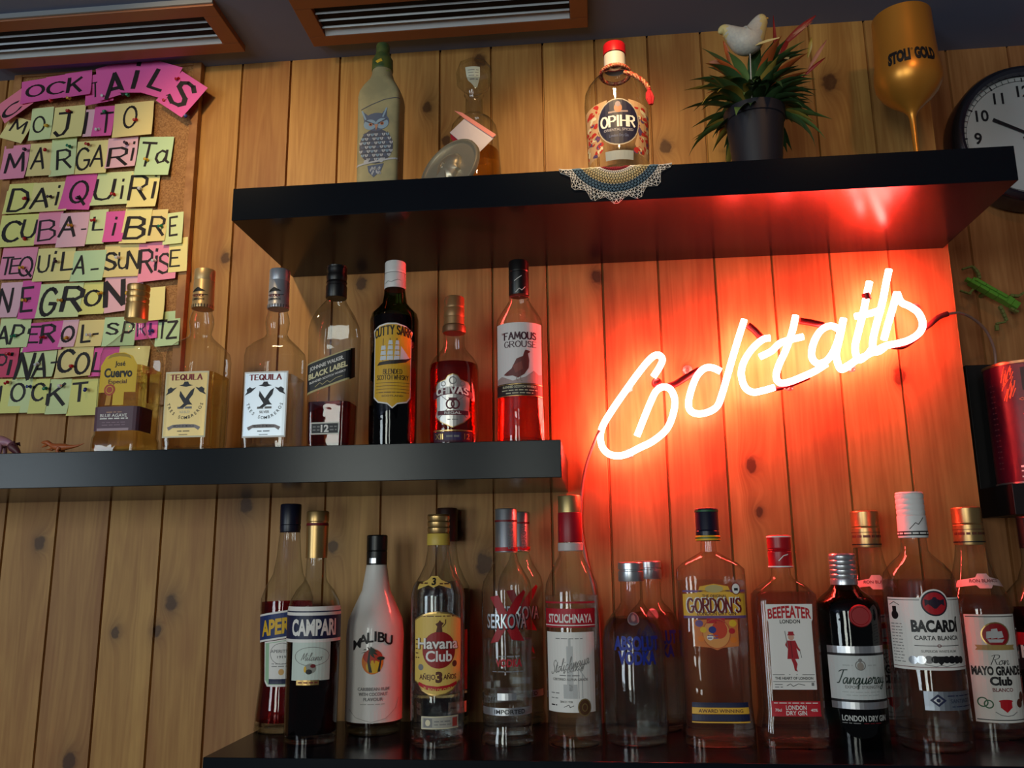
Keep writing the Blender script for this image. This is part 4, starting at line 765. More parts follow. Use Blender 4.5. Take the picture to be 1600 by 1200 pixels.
L.ringe(-4, 631, 7, 8, 2.4, bd, 3).ringe(4, 631, 7, 8, 2.4, bd, 3).shape([(-7, 621), (7, 621), (5, 625), (-5, 625)], bd, 4).line([(-22, 652), (-8, 638)], 1.2, GY).line([(22, 652), (8, 638)], 1.2, GY).line([(-18, 618), (-9, 625)], 1, GY).line([(18, 618), (9, 625)], 1, GY)
L.rect(-25, 25, 641, 648, bd, 3).text('REGAL', 0, 644.5, 4, W_, 26, 5).bars(-8, 8, 655, 1.4, GY, 2)
L.rect(-34, 34, 671, 673, GLD, 0).rect(-34, 34, 674, 690, ink((70, 26, 48)), 0).text('XII', -23, 681, 9, GLD, 15, 2).text('12', 23, 681, 9, GLD, None, 2).rect(-13, 13, 675, 687, ink((54, 40, 84)), 1).bars(-10, 10, 681, 3, GY, 3)
L.build('label', t.root)

t = Bottle('whisky_bottle', 'tall whisky bottle with black cap and a brown game bird on its white label', 'bottle', 814, [(None, 35), (694, 38), (684, 38), (600, 36.8), (512, 36.5), (501, 34.5), (491, 29), (481, 22), (471, 16), (458, 14.8)], Y=-.15, liq=liquid('amber_whisky', (.90, .42, .18)), level=618,
    caps=[('cap', [(463, 15.6), (462, 16), (428, 15.8), (427, 15), (425, 15.8)]+tip(409, 424, 15.6), CAPK)], group=GM, **MID)
L = t.caplab(); L.line([(-6, 438), (0, 434), (6, 430)], .9, W_, 1).line([(-4, 456), (2, 450), (6, 453), (12, 447)], .9, W_, 1).rect(-40, 40, 461, 461.8, DR, 1); L.build('cap_print', t.root)
L = t.lab(2); L.rect(-44, 44, 503, 604, ink((228, 220, 218)), 0)
L.text('THE', -27, 519.5, 3, DR, 6, 3, rot90=False).text('FAMOUS', 3, 524, 10.5, ink((70, 30, 44)), 54, 3, style='serif', pen=2).text('GROUSE', 3, 537, 9, ink((70, 30, 44)), 54, 3, style='serif', pen=1.2)
gb = ink((112, 48, 44))
L.shape([(-26, 584), (-12, 575), (-4, 560), (6, 556), (8, 550), (10, 546), (15, 547), (18, 549), (14, 552), (16, 562), (15, 574), (8, 584), (-2, 590), (-10, 586), (-20, 586)], gb, 3, [[0, 1, 13, 14], [1, 2, 11, 12, 13], [2, 3, 9, 10, 11], [3, 4, 8, 9], [4, 5, 6, 7, 8]]).line([(2, 588), (2, 594), (5, 595)], 1.2, ink((150, 130, 120)), 3).line([(-4, 588), (-4, 594), (-1, 595)], 1.2, ink((150, 130, 120)), 3).shape([(-10, 570), (4, 564), (6, 576), (-6, 582)], ink((140, 66, 56)), 4)
L.shape([(-44, 604), (-44, 590), (-30, 586), (-10, 594), (10, 588), (24, 578), (34, 584), (44, 582), (44, 604)], ink((178, 150, 146)), 1)
L.rect(-44, 44, 598, 618, ink((44, 30, 30)), 2).text('BLENDED SCOTCH WHISKY', 0, 603.5, 3.6, CR, 56, 4).bars(-30, 30, 609, 1.2, CR, 3, 4).bars(-22, 22, 613.5, 1.2, CR, 4, 4).rect(-44, 44, 599, 600, GLD, 3).rect(-44, 44, 617, 618, GLD, 3)
L.build('label', t.root)

# ---------------------------------------------------------------- top shelf
def top_at(px, py, Y):
    P = at(px, py, Y); return Vector((P.x, Y, S_TOP))
TOP = dict(zs=S_TOP)
GT = 'bottles on the top shelf'
PAINT = M('pale_green_painted_glass', (182, 168, 124), .5, bump=(26, .15, (158, 148, 112)))
t = Bottle('painted_bottle', 'pale painted bottle with an owl picture and a green capped neck on the top shelf', 'bottle', 594, [(None, 33), (280, 33), (160, 33.5), (150, 31.5), (140, 26, 5), (128, 19.5, 2), (118, 16, 2), (108, 15, 2)], Y=-.17, y_at=275, n=6, k=.75, glass=PAINT,
    caps=[('cap', [(113, 16), (112, 16.6), (96, 16), (93, 14), (88, 12)]+tip(71, 86, 10.5), M('green_wrap', (62, 84, 50), .45, bump=(70, .2, (96, 104, 50))))], group=GT, puck=False, **TOP)
L = t.caplab(); L.shape([(-8, 94), (2, 91), (4, 95), (-4, 98)], YE, 1).line([(10, 110), (14, 107), (18, 109)], 1.5, ink((150, 160, 90)), 1); L.build('cap_wire', t.root)
L = t.lab(); o1, o2, o3, o4 = ink((98, 106, 128)), ink((150, 172, 190)), ink((88, 88, 100)), ink((196, 194, 196))
L.ell(-1, 228, 27, 27, o3, 0).ell(-1, 190, 20, 14, o1, 1).shape([(-24, 172), (-14, 180), (-20, 190)], o1, 1).shape([(15, 169), (6, 179), (15, 188)], o1, 1).line([(-24, 172), (-18, 186)], 2.6, o2, 3).line([(15, 169), (9, 183)], 2.6, o2, 3)
L.ell(-11, 194, 10, 8, o2, 2).ell(8, 193, 10, 8, o2, 2).line([(-18, 188), (-4, 194)], 2, o3, 4).line([(16, 186), (1, 193)], 2, o3, 4).ell(-10, 194, 3, 2.4, ink((200, 120, 80)), 4).ell(8, 193, 3, 2.4, ink((200, 120, 80)), 4).ell(-10, 194, 1.3, 1.3, K_, 5).ell(8, 193, 1.3, 1.3, K_, 5).shape([(-4, 194), (2, 194), (-1, 204)], ink((196, 140, 110)), 5)
for j in range(7):
    for i in range(9):
        y = 208+j*6.4; u = -25+i*6+(3 if j % 2 else 0); hw = 26*math.sqrt(max(0, 1-((y+2-228)/28)**2))
        if abs(u+1) < hw-1: L.ell(u, y, 2.8, 4.2, (o4, o2, o4, o1)[(i*3+j*5) % 4], 2, 180, 360, 8).line([(u, y-2), (u, y+3)], .8, o3, 3)
L.line([(-33, 257), (-4, 252), (18, 249), (34, 247)], 2.6, o4, 3).line([(34, 247), (42, 252), (50, 256)], 2, ink((140, 120, 96)), 3).line([(38, 250), (41, 240)], 1.6, o4, 3).ell(-16, 252, 4, 3.4, o4, 4).ell(8, 250, 4, 3.4, o4, 4)
rn = random.Random(4)
L.shape([(-14, 258), (12, 255), (8, 266), (-4, 276), (-12, 268)], o1, 1)
for i in range(18): u = rn.uniform(-10, 8); y = rn.uniform(258, 268); L.shape([(u, y), (u+1.4, y+3), (u, y+6), (u-1.4, y+3)], o4, 2)
L.line([(-26, 170), (-10, 163), (10, 156), (36, 152)], 1.0, o3, 1).line([(50, 200), (52, 222), (50, 246)], .9, o3, 1)
L.build('owl_painting', t.root)

AMBL = liquid('bright_amber_spirit', (.97, .78, .40))
t = Bottle('decanter', 'clear decanter of amber spirit with a flared glass stopper, behind the bronze plaque', 'decanter', 741, [(None, 42), (268, 42), (215, 38), (200, 35), (190, 28), (183, 17), (178, 13.5), (152, 13.2), (150, 15.5), (144, 15.5)], Y=-.10, y_at=262, liq=AMBL, level=240, group=GT, **TOP)
st = t.root; b = MB(); R = [(t.z_axis(py), h*pxm(t.c)) for py, h in ((150, 9), (144, 13), (134, 27), (130, 28), (112, 29.5), (105, 27), (103, 24), (102.5, .2))]
b.lathe(R, CLEAR, 8); so = b.build('stopper', st, angle=15)
Ls = Lab(Surf([(z, r, r, 2) for z, r in R[1:6]]), t.zf(28*pxm(t.c)), t.sx); Ls.shape([(-10, 104), (13, 104), (14, 128), (8, 130), (-8, 122)], ink((196, 200, 184)), 0)
for i in range(4): Ls.bars(-6+i*.6, 11, 109+4*i, 1, GY, i, 1)
Ls.build('stopper_sticker', so)

def card_thing(name, label, cat, corners, Y, mat, th=.0008, extra=None, rev=(.0, .0, .0, .0)):
    P = [at(x, y, Y+d) for (x, y), d in zip(corners, rev)]; c = sum(P, Vector())/4; n = (P[1]-P[0]).cross(P[3]-P[0]).normalized()
    if n.y > 0: n = -n
    b = MB(); Q = [p-c for p in P]; b.add(Q+[q-n*th for q in Q], [(0, 1, 2, 3), (7, 6, 5, 4), (0, 4, 5, 1), (1, 5, 6, 2), (2, 6, 7, 3), (3, 7, 4, 0)], mat)
    o = b.build(name, smooth=False); o.location = c; tag(o, label, cat); return o, c
o, c = card_thing('folded_card', 'white card with a pink edge propped against the decanter', 'card', [(727, 184), (775, 212), (744, 243), (703, 207)], -.165, ink((206, 196, 206)), rev=(.01, .012, -.015, -.012))
P = [at(*q, -.1585)-c for q in ((710, 173), (722, 176), (775, 210), (770, 215), (727, 186))]; b = MB(); b.add(P+[p+Vector((0, .0006, 0)) for p in P], [(0, 1, 2, 3, 4), (9, 8, 7, 6, 5)], ink((220, 130, 118))); b.build('pink_edge', o, False)
P = [at(*q, -.168)-c for q in ((704, 210), (709, 211), (720, 224), (711, 224), (704, 216))]; b = MB(); b.add(P+[p+Vector((0, .0006, 0)) for p in P], [(0, 1, 2, 3, 4), (9, 8, 7, 6, 5)], ink((186, 24, 40))); b.build('red_corner', o, False)

BRZ = M('aged_bronze', (206, 192, 166), .38, .7, bump=(90, .1))
def plaque():
    Y = -.215; C = at(703, 266, Y); s = pxm(C); R = 57*s; phi = math.radians(50)
    toc = (CAM-C).normalized(); e = (rt*(-.72)+up*.70); nrm = (toc*math.cos(phi)+e*math.sin(phi)).normalized()
    xax = nrm.cross(e).normalized(); yax = nrm.cross(xax)
    mx = Matrix((xax, yax, nrm)).transposed().to_4x4()
    th = thing('bronze_plaque', 'round bronze medallion with a head in relief leaning before the decanter', 'medallion', C)
    b = MB(); b.lathe([(-.004, R*.96), (-.002, R), (.003, R), (.0048, R*.975), (.0048, R*.93), (.003, R*.915), (.0012, R*.89), (.0006, R*.4), (.0006, .0002)], BRZ, 64, mx); b.build('disc', th)
    # relief: a plain profile head
    up2 = (up - nrm*up.dot(nrm)).normalized(); ri2 = up2.cross(nrm)
    m2 = Matrix((ri2, up2, nrm)).transposed().to_4x4()
    prof = [(-.1, .52), (.14, .50), (.30, .36), (.34, .18), (.32, .08), (.42, -.06), (.34, -.10), (.36, -.18), (.32, -.22), (.34, -.30), (.26, -.38), (.12, -.40), (.10, -.56), (.28, -.66), (-.34, -.66), (-.26, -.46), (-.36, -.2), (-.42, .1), (-.34, .38)]
    b = MB(); cen = Vector((-.02, .02, 0)); rings_ = [(1, .0006), (.97, .004), (.86, .008), (.6, .0115), (.3, .013)]; V = []; n = len(prof)
    for k, z in rings_:
        for (x, y) in prof: q = cen+(Vector((x, y, 0))-cen)*k; V.append(m2 @ Vector((q.x*R, q.y*R, z)))
    F = [(i*n+j, i*n+(j+1) % n, (i+1)*n+(j+1) % n, (i+1)*n+j) for i in range(len(rings_)-1) for j in range(n)]+[[(len(rings_)-1)*n+j for j in range(n)]]
    b.add(V, F, BRZ); b.tube([m2 @ Vector((x*R, y*R, .0125)) for x, y in ((-.02, .06), (-.1, .1), (-.14, 0), (-.1, -.1), (-.04, -.06))], R*.03, BRZ, 6); b.build('relief_head', th, angle=60)
plaque()

t = Bottle('gin_bottle', 'gin bottle with red cap, braided red cord and dark round label, standing on the doily', 'bottle', 967, [(None, 45), (258, 47.5), (165, 50), (150, 48.5), (140, 44), (130, 36), (121, 26), (114, 19), (109, 17), (84, 16)], Y=-.205, y_at=262, liq=None, group=GT, **TOP)
t.cap('cap', tip(71, 87, 17.5), CAPR)
b = MB(); ring_mesh(b, [(t.z_axis(y), h*pxm(t.c), h*pxm(t.c), 2) for y, h in ((109, 17.6), (88, 17))], M('frosted_neck_seal', (206, 196, 188), .35), 40, False, False); b.build('neck_seal', t.root)
L = t.lab(); ob = ink((26, 26, 56)); orr = ink((184, 50, 44))
L.shape([(-64, 158), (-16, 154), (-20, 168), (-34, 200), (-26, 222), (-34, 236), (-64, 240)], ink((200, 160, 120)), 0).shape([(64, 158), (16, 154), (20, 168), (34, 200), (26, 222), (34, 236), (64, 240)], ink((200, 160, 120)), 0)
rn = random.Random(8)
for i in range(90):
    u = rn.choice((-1, 1))*rn.uniform(26, 62); y = rn.uniform(160, 236); r = rn.uniform(3, 7.5); k_ = rn.choice((orr, orr, orr, ink((90, 70, 110)), CR)); a0 = rn.uniform(0, 360); L.ell(u, y, r, r*.7, k_, 1, a0, a0+200, 8)
L.ell(0, 189, 34, 36, ink((190, 178, 160)), 2).ell(0, 189, 32.4, 34.4, ink((70, 60, 70)), 3).ell(0, 189, 31.4, 33.4, ob, 4)
L.text('OPIHR', 0, 188, 15.5, W_, 54, 6, style='serif', pen=1.9).text('ORIENTAL SPICED', 0, 201, 4, ink((160, 156, 170)), 46, 6).text('London Dry Gin', 0, 210, 4.4, ink((90, 100, 140)), 30, 6)
L.ell(0, 168, 6, 7, ink((186, 120, 90)), 5).ell(0, 162, 4, 4, ink((150, 130, 140)), 6).line([(-15, 174), (15, 173)], 2.6, ink((150, 130, 130)), 5)
L.build('label', t.root)
L = t.lab(); L.rect(-22, 22, 233, 247, ink((150, 158, 160)), 0); L.build('foot_label', t.root)
CORD = M('red_gold_braid', (176, 46, 40), .45, .2, bump=(300, .4, (214, 150, 110)))
s_ = pxm(t.c); b = MB(); base = []
zc_ = t.z_axis(116)
for i in range(49):
    a_ = math.pi*(-1.15+2.05*i/48); base.append(Vector((23*s_*math.sin(a_), -23*s_*math.cos(a_), zc_+3*s_*math.cos(a_))))
base += [Vector((23*s_*math.sin(math.pi*.9)+k*s_, -2*s_-k*s_*.3*0+20*s_*(1-k/30), zc_-2*s_-k*s_*.25)) for k in ()]
sh = [at(*q, t.Y-.028+d)-t.c for q, d in (((975, 113), -.006), ((988, 116), -.008), ((1000, 123), -.010), ((1008, 130), -.010), ((1014, 139), -.010))]
def braid(b, path, r):
    P = catmull(path, 4)
    for ph in (0, 2.09, 4.19):
        Q = []
        for i, p in enumerate(P):
            tn = (P[min(i+1, len(P)-1)]-P[max(i-1, 0)]).normalized(); u = tn.cross(Vector((0, 0, 1))); u = u.normalized() if u.length > .01 else Vector((1, 0, 0)); v = tn.cross(u)
            Q.append(p+(u*math.cos(i*.9+ph)+v*math.sin(i*.9+ph))*r*.7)
        b.tube(Q, r*.75, CORD, 6)
braid(b, base[::2], .0023); braid(b, sh, .0026); cd_ = b.build('braided_cord', t.root, angle=80)
RT = M('red_tassel_thread', (200, 24, 40), .6); b = MB(); Q0 = at(1014, 138, t.Y-.038)-t.c
for i in range(40):
    a_ = i*2.4; r = .0035*math.sqrt(i/40); b.tube([Q0, Q0+Vector((r*math.cos(a_)*1.2, r*math.sin(a_), -.008)), Q0+Vector((r*math.cos(a_)*1.7+.001, r*math.sin(a_)*1.3, -.016)), Q0+Vector((r*math.cos(a_)*.9+.002, r*math.sin(a_)*.8, -.026))], [.0006, .0011, .0011, .0005], RT, 5)
b.ball(Q0+Vector((0, 0, -.002)), .003, RT, 10); b.build('tassel', cd_, angle=80)
OP = t

# crochet doily: a net that lies on the shelf and folds over its front edge
def doily():
    cx, cy, R = at(961, 262, -SD).x, -SD+.028, .083
    D = [M('doily_'+n, c, .8) for n, c in (('yellow', (220, 190, 104)), ('maroon', (150, 36, 56)), ('cream', (228, 218, 184)), ('sand', (218, 200, 156)), ('blue', (104, 136, 164)), ('white', (246, 242, 240)))]
    rings = [.012, .02, .027, .033, .037, .041, .045, .049, .053, .057, .061, .065, .069, .073, .077, .0815]; mt = [0, 0, 1, 1, 5, 2, 2, 3, 3, 4, 4, 4, 5, 5, 5]
    n = 80; V = []; F = []; FMi = []
    def put(r, a):
        x = r*math.sin(a); y = cy-r*math.cos(a); s = -SD-.0016-y
        if s > 0: return Vector((cx+x, -SD-.0016-.0012*math.sin(s*90)-.0008*math.sin(a*24)*s*20, S_TOP+.0012-s))
        return Vector((cx+x, y, S_TOP+.0012))
    for j, r in enumerate(rings):
        for i in range(n):
            a = 2*math.pi*(i+.5*(j % 2))/n; rr = r
            if j >= 13: rr = r+(j-12)*.0016*math.cos(a*16)
            V.append(put(rr, a))
    for j in range(len(rings)-1):
        for i in range(n):
            o = j % 2; a, b_ = j*n+i, j*n+(i+1) % n; c, d = (j+1)*n+(i+(1 if o else 0)) % n, (j+1)*n+(i-(0 if o else 1)) % n
            F.append((a, c, d)); FMi.append(mt[j]); F.append((a, b_, c)); FMi.append(mt[j])
    o = mesh_obj('doily', V, F, D, None, FMi)
    w_ = o.modifiers.new('net', 'WIREFRAME'); w_.thickness = .0015; w_.use_replace = True; w_.use_even_offset = False
    tag(o, 'crocheted round doily with a lacy white rim hanging over the top shelf edge', 'doily')
doily()

# potted plant and bird
def plant():
    Y = -.16; B0 = top_at(1184, 252, Y); s = pxm(at(1184, 200, Y)); zt = at(1184, 176, Y).z-S_TOP
    th = thing('potted_plant', 'black plastic pot with a spiky green and red leaved plant on the top shelf', 'plant', B0)
    PB = M('matte_black_pot', (34, 34, 44), .5); SOIL = M('dark_soil', (40, 30, 24), .9, bump=(120, .6))
    b = MB(); b.lathe([(0, 33*s), (zt*.86, 44*s), (zt*.87, 46*s), (zt, 47*s), (zt, 44.5*s), (zt*.9, 43.5*s)], PB, 48, cap1=False); p = b.build('pot', th)
    b = MB(); b.lathe([(zt*.88, 43*s), (zt*.9, 42*s), (zt*.91, .0002)], SOIL, 32, cap0=False, cap1=False); b.build('soil', th)
    g = [M('leaf_dark_green', (66, 96, 58), .42), M('leaf_green', (104, 134, 74), .42), M('leaf_olive', (166, 146, 66), .42), M('leaf_rust', (190, 96, 48), .42)]; rd_ = M('leaf_red', (140, 40, 40), .4); pk = M('leaf_pale_pink', (176, 120, 100), .45)
    rn = random.Random(11)
    def leaf(b, p0, az, el, ln, wd, bend, mat):
        d = Vector((math.cos(az)*math.cos(el), math.sin(az)*math.cos(el), math.sin(el))); side = d.cross(Vector((0, 0, 1))); side = side.normalized() if side.length > .05 else Vector((1, 0, 0))
        V = []; p = Vector(p0); n = 8; a_ = el
        for i in range(n+1):
            t_ = i/n; w_ = wd*(math.sin(math.pi*min(1, t_*.9+.1))**.8)*(1-t_**4*.9)*.5; nrm_ = side.cross(Vector((math.cos(az)*math.cos(a_), math.sin(az)*math.cos(a_), math.sin(a_))))
            V += [p-side*w_+nrm_*w_*.35, p.copy(), p+side*w_+nrm_*w_*.35]
            a_ -= bend/n; p = p+Vector((math.cos(az)*math.cos(a_), math.sin(az)*math.cos(a_), math.sin(a_)))*(ln/n)
            if p.y+B0.y > -.006: p.y = -.006-B0.y
        F = []
        for i in range(n): k = i*3; F += [(k, k+1, k+4, k+3), (k+1, k+2, k+5, k+4)]
        b.add(V, F, mat)
    b = MB(); b2 = MB()
    for i in range(150):
        az = rn.uniform(0, 2*math.pi); tier = i/150; el = rn.uniform(.15, .6)+tier*.75; ln = rn.uniform(.06, .108)*(1.05-.15*tier)
        p0 = (math.cos(az)*.012, math.sin(az)*.012, zt*.9+tier*.055); m_ = rn.choice((g[0], g[0], g[0], g[1], g[1], g[2], g[3] if tier > .45 else g[0]))
        leaf(b, p0, az, el, ln, rn.uniform(.014, .022), rn.uniform(.5, 1.6), m_)
    b.build('foliage', th, angle=70)
    def pl(px, py, dy=0): return at(px, py, Y+dy)-B0
    for (a_, c_, w_, m_) in (((1215, 150), (1208, 24), .007, rd_), ((1222, 72), (1275, 24), .010, rd_), ((1226, 66), (1270, 34), .005, pk), ((1215, 110), (1214, 58), .008, rd_), ((1262, 110), (1292, 62), .006, pk), ((1255, 120), (1290, 90), .005, rd_), ((1130, 105), (1108, 97), .009, pk), ((1232, 60), (1218, 90), .008, rd_), ((1140, 100), (1130, 64), .007, g[3]), ((1262, 90), (1268, 58), .006, g[2])):
        A, C = pl(*a_), pl(*c_, -.01); d = C-A
        V = []; sd = d.cross(Vector((0, 1, .2))).normalized(); n = 6
        for i in range(n+1):
            t_ = i/n; q = A+d*t_+Vector((0, -.004*math.sin(t_*3), 0)); ww = w_*.5*math.sin(math.pi*(t_*.85+.12)); V += [q-sd*ww, q+Vector((0, .0015, 0)), q+sd*ww]
        b2.add(V, [f for i in range(n) for f in ((i*3, i*3+1, i*3+4, i*3+3), (i*3+1, i*3+2, i*3+5, i*3+4))], m_)
    b2.build('red_leaves', th, angle=70)
    b = MB(); b.box((-.0105, -.0006, -.003), (.0105, .0006, .003), ink((170, 168, 130))); o = b.build('plant_tag', th, False); o.location = pl(1222, 89, -.03); o.rotation_euler = (0, .22, 0)
    # bird on a stick
    Yb = Y-.06; C = at(1160, 70, Yb); s = pxm(C); q = lambda px, py: at(px, py, Yb)-C
    BM = M('speckled_bird_plaster', (206, 206, 196), .45, bump=(260, .25, (196, 196, 190))); BY = M('pale_yellow_bird_paint', (214, 200, 140), .5)
    tb = thing('bird_figure', 'small white and yellow bird figure on a wire stuck in the plant pot', 'bird ornament', C)
    b = MB(); path = catmull([q(1123, 52), q(1129, 48), q(1138, 50), q(1150, 58), q(1162, 64), q(1172, 62), q(1180, 50), q(1186, 38), q(1192, 30), q(1197, 27)], 5)
    rr = catmull([(r, 0, 0) for r in (2, 8.5, 11, 17, 22, 22, 17, 13, 9.5, 2)], 5)
    b.tube(path, [max(.0008, r.x*s) for r in rr], BM, 18); bo = b.build('body', tb, angle=85); wf = len(bo.data.polygons)
    bo.data.materials.append(BY)
    for p_ in bo.data.polygons:
        cx = p_.center.x/s
        if cx < -24+3*math.sin(p_.center.z/s) or cx > 27: p_.material_index = 1
    b = MB(); b.ball(q(1198, 30)+Vector((0, -.002, 0)), (.0025, .0018, .0016), ink((200, 160, 80)), 8); b.ball(q(1190, 30)+Vector((0, -9*s, 0)), .001, K_, 6); b.build('beak_and_eye', tb)
    b = MB(); A = q(1172, 84); E = at(1176, 186, Yb+.035)-C; b.tube([A, E], .0009, M('white_wire', (200, 196, 190), .4), 8); b.build('stick', tb)
    b = MB(); A, E = at(1180, 70, Yb-.012)-C, at(1218, 59, Yb-.012)-C; d = (E-A); sd = Vector((0, 0, 1)); b.add([A-sd*.0015, A+sd*.0015, A+d*.5+sd*.003, E+sd*.001, E-sd*.0005, A+d*.5-sd*.001], [(0, 1, 2, 5), (5, 2, 3, 4)], BY); b.build('wing_tip', tb, False)
plant()

GOLD = M('gold_lacquer', (214, 146, 58), .34, .6)
def goblet():
    Y = -.125; t_ = [(28, 43), (60, 44), (98, 46), (110, 48.5), (122, 49.5), (134, 48), (145, 42), (155, 33), (164, 22), (172, 12), (178, 7.5), (184, 5.2), (200, 4.4), (250, 4.2)]
    B0 = top_at(1432, 235, Y); th = thing('goblet', 'tall gold stemmed goblet printed with black letters at the right of the top shelf', 'goblet', B0)
    R = [(at(1424, y, Y).z-S_TOP, h*pxm(at(1424, y, Y))) for y, h in t_][::-1]
    R = [r for r in R if r[0] > .012]; b = MB(); inner = [(z, r-.0018) for z, r in R if r > .02][::-1]
    b.lathe([(0, .034), (.002, .034), (.004, .028), (.008, .008), (.012, R[0][1])]+R+inner, GOLD, 56); b.build('cup', th, angle=50)
    L = Lab(Surf([(z, r, r, 2) for z, r in R]), lambda py: at(1424, py, Y-R[-2][1]).z-S_TOP, pxm(Vector((B0.x, Y-.045, S_TOP+.1))))
    L.text('STOLI', -29, 84, 18, K_, 34, 1, bold=.07).text('GOLD', 11, 84, 18, K_, 34, 1, bold=.07).ringe(-9, 77, 1.6, 1.6, .6, K_, 1); L.build('lettering', th)
goblet()

# ---------------------------------------------------------------- neon sign
NEON = bpy.data.materials.new('red_neon_glow'); NEON.use_nodes = True; nt = NEON.node_tree; nt.nodes.remove(nt.nodes['Principled BSDF'])
em = nt.nodes.new('ShaderNodeEmission'); em.inputs[0].default_value = (1.0, .054, .044, 1); em.inputs[1].default_value = 145; nt.links.new(em.outputs[0], nt.nodes['Material Output'].inputs[0])
BLK = M('black_painted_tube', (46, 10, 14), .35); GRAYG = M('clear_tube_support', (190, 150, 140), .2); SLV = M('dark_rubber_sleeve', (60, 24, 26), .5)
def neon():
    YN = -.028; c2 = lambda P: [(920+x/4.8, 480+y/4.8) for x, y in P]; c1 = lambda P: [(1120+x/4.444, 400+y/4.444) for x, y in P]
    C0 = at(1190, 560, 0); th = thing('neon_sign', 'glowing red neon sign of handwritten letters on the board wall', 'neon sign', C0)
    def pts(P, Y=YN, n=6, dz=None):
        return [p-C0 for p in catmull([at(x, y, Y+(dz[i] if dz else 0)) for i, (x, y) in enumerate(P)], n)]
    TR = .0054
    tubes = [c2([(485, 520), (530, 450), (552, 395), (530, 362), (490, 365), (440, 410), (360, 510), (270, 635), (180, 765), (110, 880), (88, 960), (100, 1045), (150, 1100), (220, 1115), (290, 1100), (380, 1055), (480, 1005), (580, 920), (630, 810), (645, 700), (615, 620), (560, 598), (505, 630), (460, 720), (415, 830), (362, 965)]),
        c2([(990, 482), (930, 455), (870, 458), (815, 510), (775, 600), (748, 710), (762, 775), (820, 800), (900, 785), (965, 740), (1000, 650), (1035, 530), (1075, 390), (1120, 240), (1166, 95)]),
        c1([(370, 570), (320, 580), (250, 640), (190, 730), (170, 820), (195, 910), (250, 945), (320, 935), (400, 912)]),
        c1([(300, 700), (380, 660), (450, 600), (600, 560)]),
        c1([(547, 415), (525, 520), (480, 650), (430, 760), (412, 840), (440, 880), (500, 875), (580, 845), (680, 800), (760, 750)]),
        c1([(850, 510), (790, 485), (720, 520), (670, 610), (660, 700), (700, 745), (770, 720), (830, 620), (880, 435)]),
        c1([(880, 435), (855, 560), (830, 680), (850, 770), (880, 785), (940, 745), (990, 690)]),
        c1([(1060, 180), (1045, 250), (1020, 380), (985, 520), (960, 640), (985, 720), (1040, 690), (1080, 640)]),
        c1([(960, 420), (1060, 400), (1150, 370)]),
        c1([(1195, 95), (1175, 190), (1150, 320), (1110, 470), (1085, 580), (1090, 660), (1130, 660), (1180, 620)]),
        c1([(1250, 255), (1225, 350), (1190, 470), (1160, 580)]),
        c1([(1250, 255), (1280, 320), (1340, 350), (1400, 395), (1430, 470), (1405, 535), (1330, 585), (1240, 610), (1170, 625), (1060, 680), (960, 730), (870, 785)])]
    for T in tubes:
        b = MB(); b.tube(pts(T), TR, NEON, 10); b.build('neon_tube', th)
    dark = [(c2([(590, 595), (650, 575), (740, 520), (830, 470)]), .0055), (c1([(215, 480), (260, 515), (310, 570)]), .0055), (c1([(575, 450), (650, 462), (740, 482)]), .0055), (c1([(400, 925), (500, 900), (640, 842)]), .004), (c1([(1215, 630), (1300, 628), (1400, 560)]), .004)]
    for T, r in dark:
        b = MB(); b.tube(pts(T, YN+.006), r, BLK, 10); b.build('blocked_out_tube', th)
    b = MB(); P = at(*c2([(510, 570)])[0], YN+.008)-C0; b.ball(P, .0088, BLK, 14); b.build('tube_end', th)
    for (q, Y2) in ((c2([(295, 605)])[0], 0), (c2([(300, 1098)])[0], 0), (c1([(500, 905)])[0], 0), (c1([(1380, 360)])[0], 0), (c1([(930, 775)])[0], 0), (c2([(740, 470)])[0], 0)):
        A = at(*q, 0)-C0; E = at(q[0], q[1], YN)-C0; b = MB(); b.tube([A, A+Vector((0, -.004, 0)), E+Vector((0, .004, 0))], [.008, .003, .003], GRAYG, 10)
        for k in range(3): b.ball(E+Vector(((k-1)*.006, .003, -.004)), .0015, GRAYG, 6)
        b.build('wall_clip', th)
    q = c1([(1040, 283)])[0]; Pq = at(*q, YN)-C0; b = MB(); mx = Matrix.Translation(Pq) @ Matrix.Rotation(-.16, 4, 'Y')
    b.lathe([(-.0052, .0066), (.0052, .0066)], M('dark_red_clip', (90, 8, 20), .5), 16, mx); b.build('tube_clip', th)
    b = MB(); b.tube(pts([(1436, 518), (1452, 508), (1466, 496), (1481, 490)], YN+.01), [.0045]*19, SLV, 10); b.build('cable_sleeve', th)
    CB = M('pale_cable', (170, 130, 120), .4)
    b = MB(); b.tube(pts([(1478, 491), (1500, 489), (1522, 499), (1540, 516), (1551, 538), (1555, 556), (1556, 585)], -.02, dz=[0, .02, .05, .08, .10, .11, .115]), .0022, CB, 8); b.build('supply_cable', th)
    b = MB(); b.tube(pts([(937, 672), (925, 700), (914, 735), (908, 780), (908, 825), (915, 870), (925, 910), (934, 960), (938, 1040), (940, 1130)], -.006, dz=[-.028, -.012, 0, 0, 0, 0, 0, 0, 0, 0]), .0024, CB, 8); b.build('supply_cable', th)
neon()

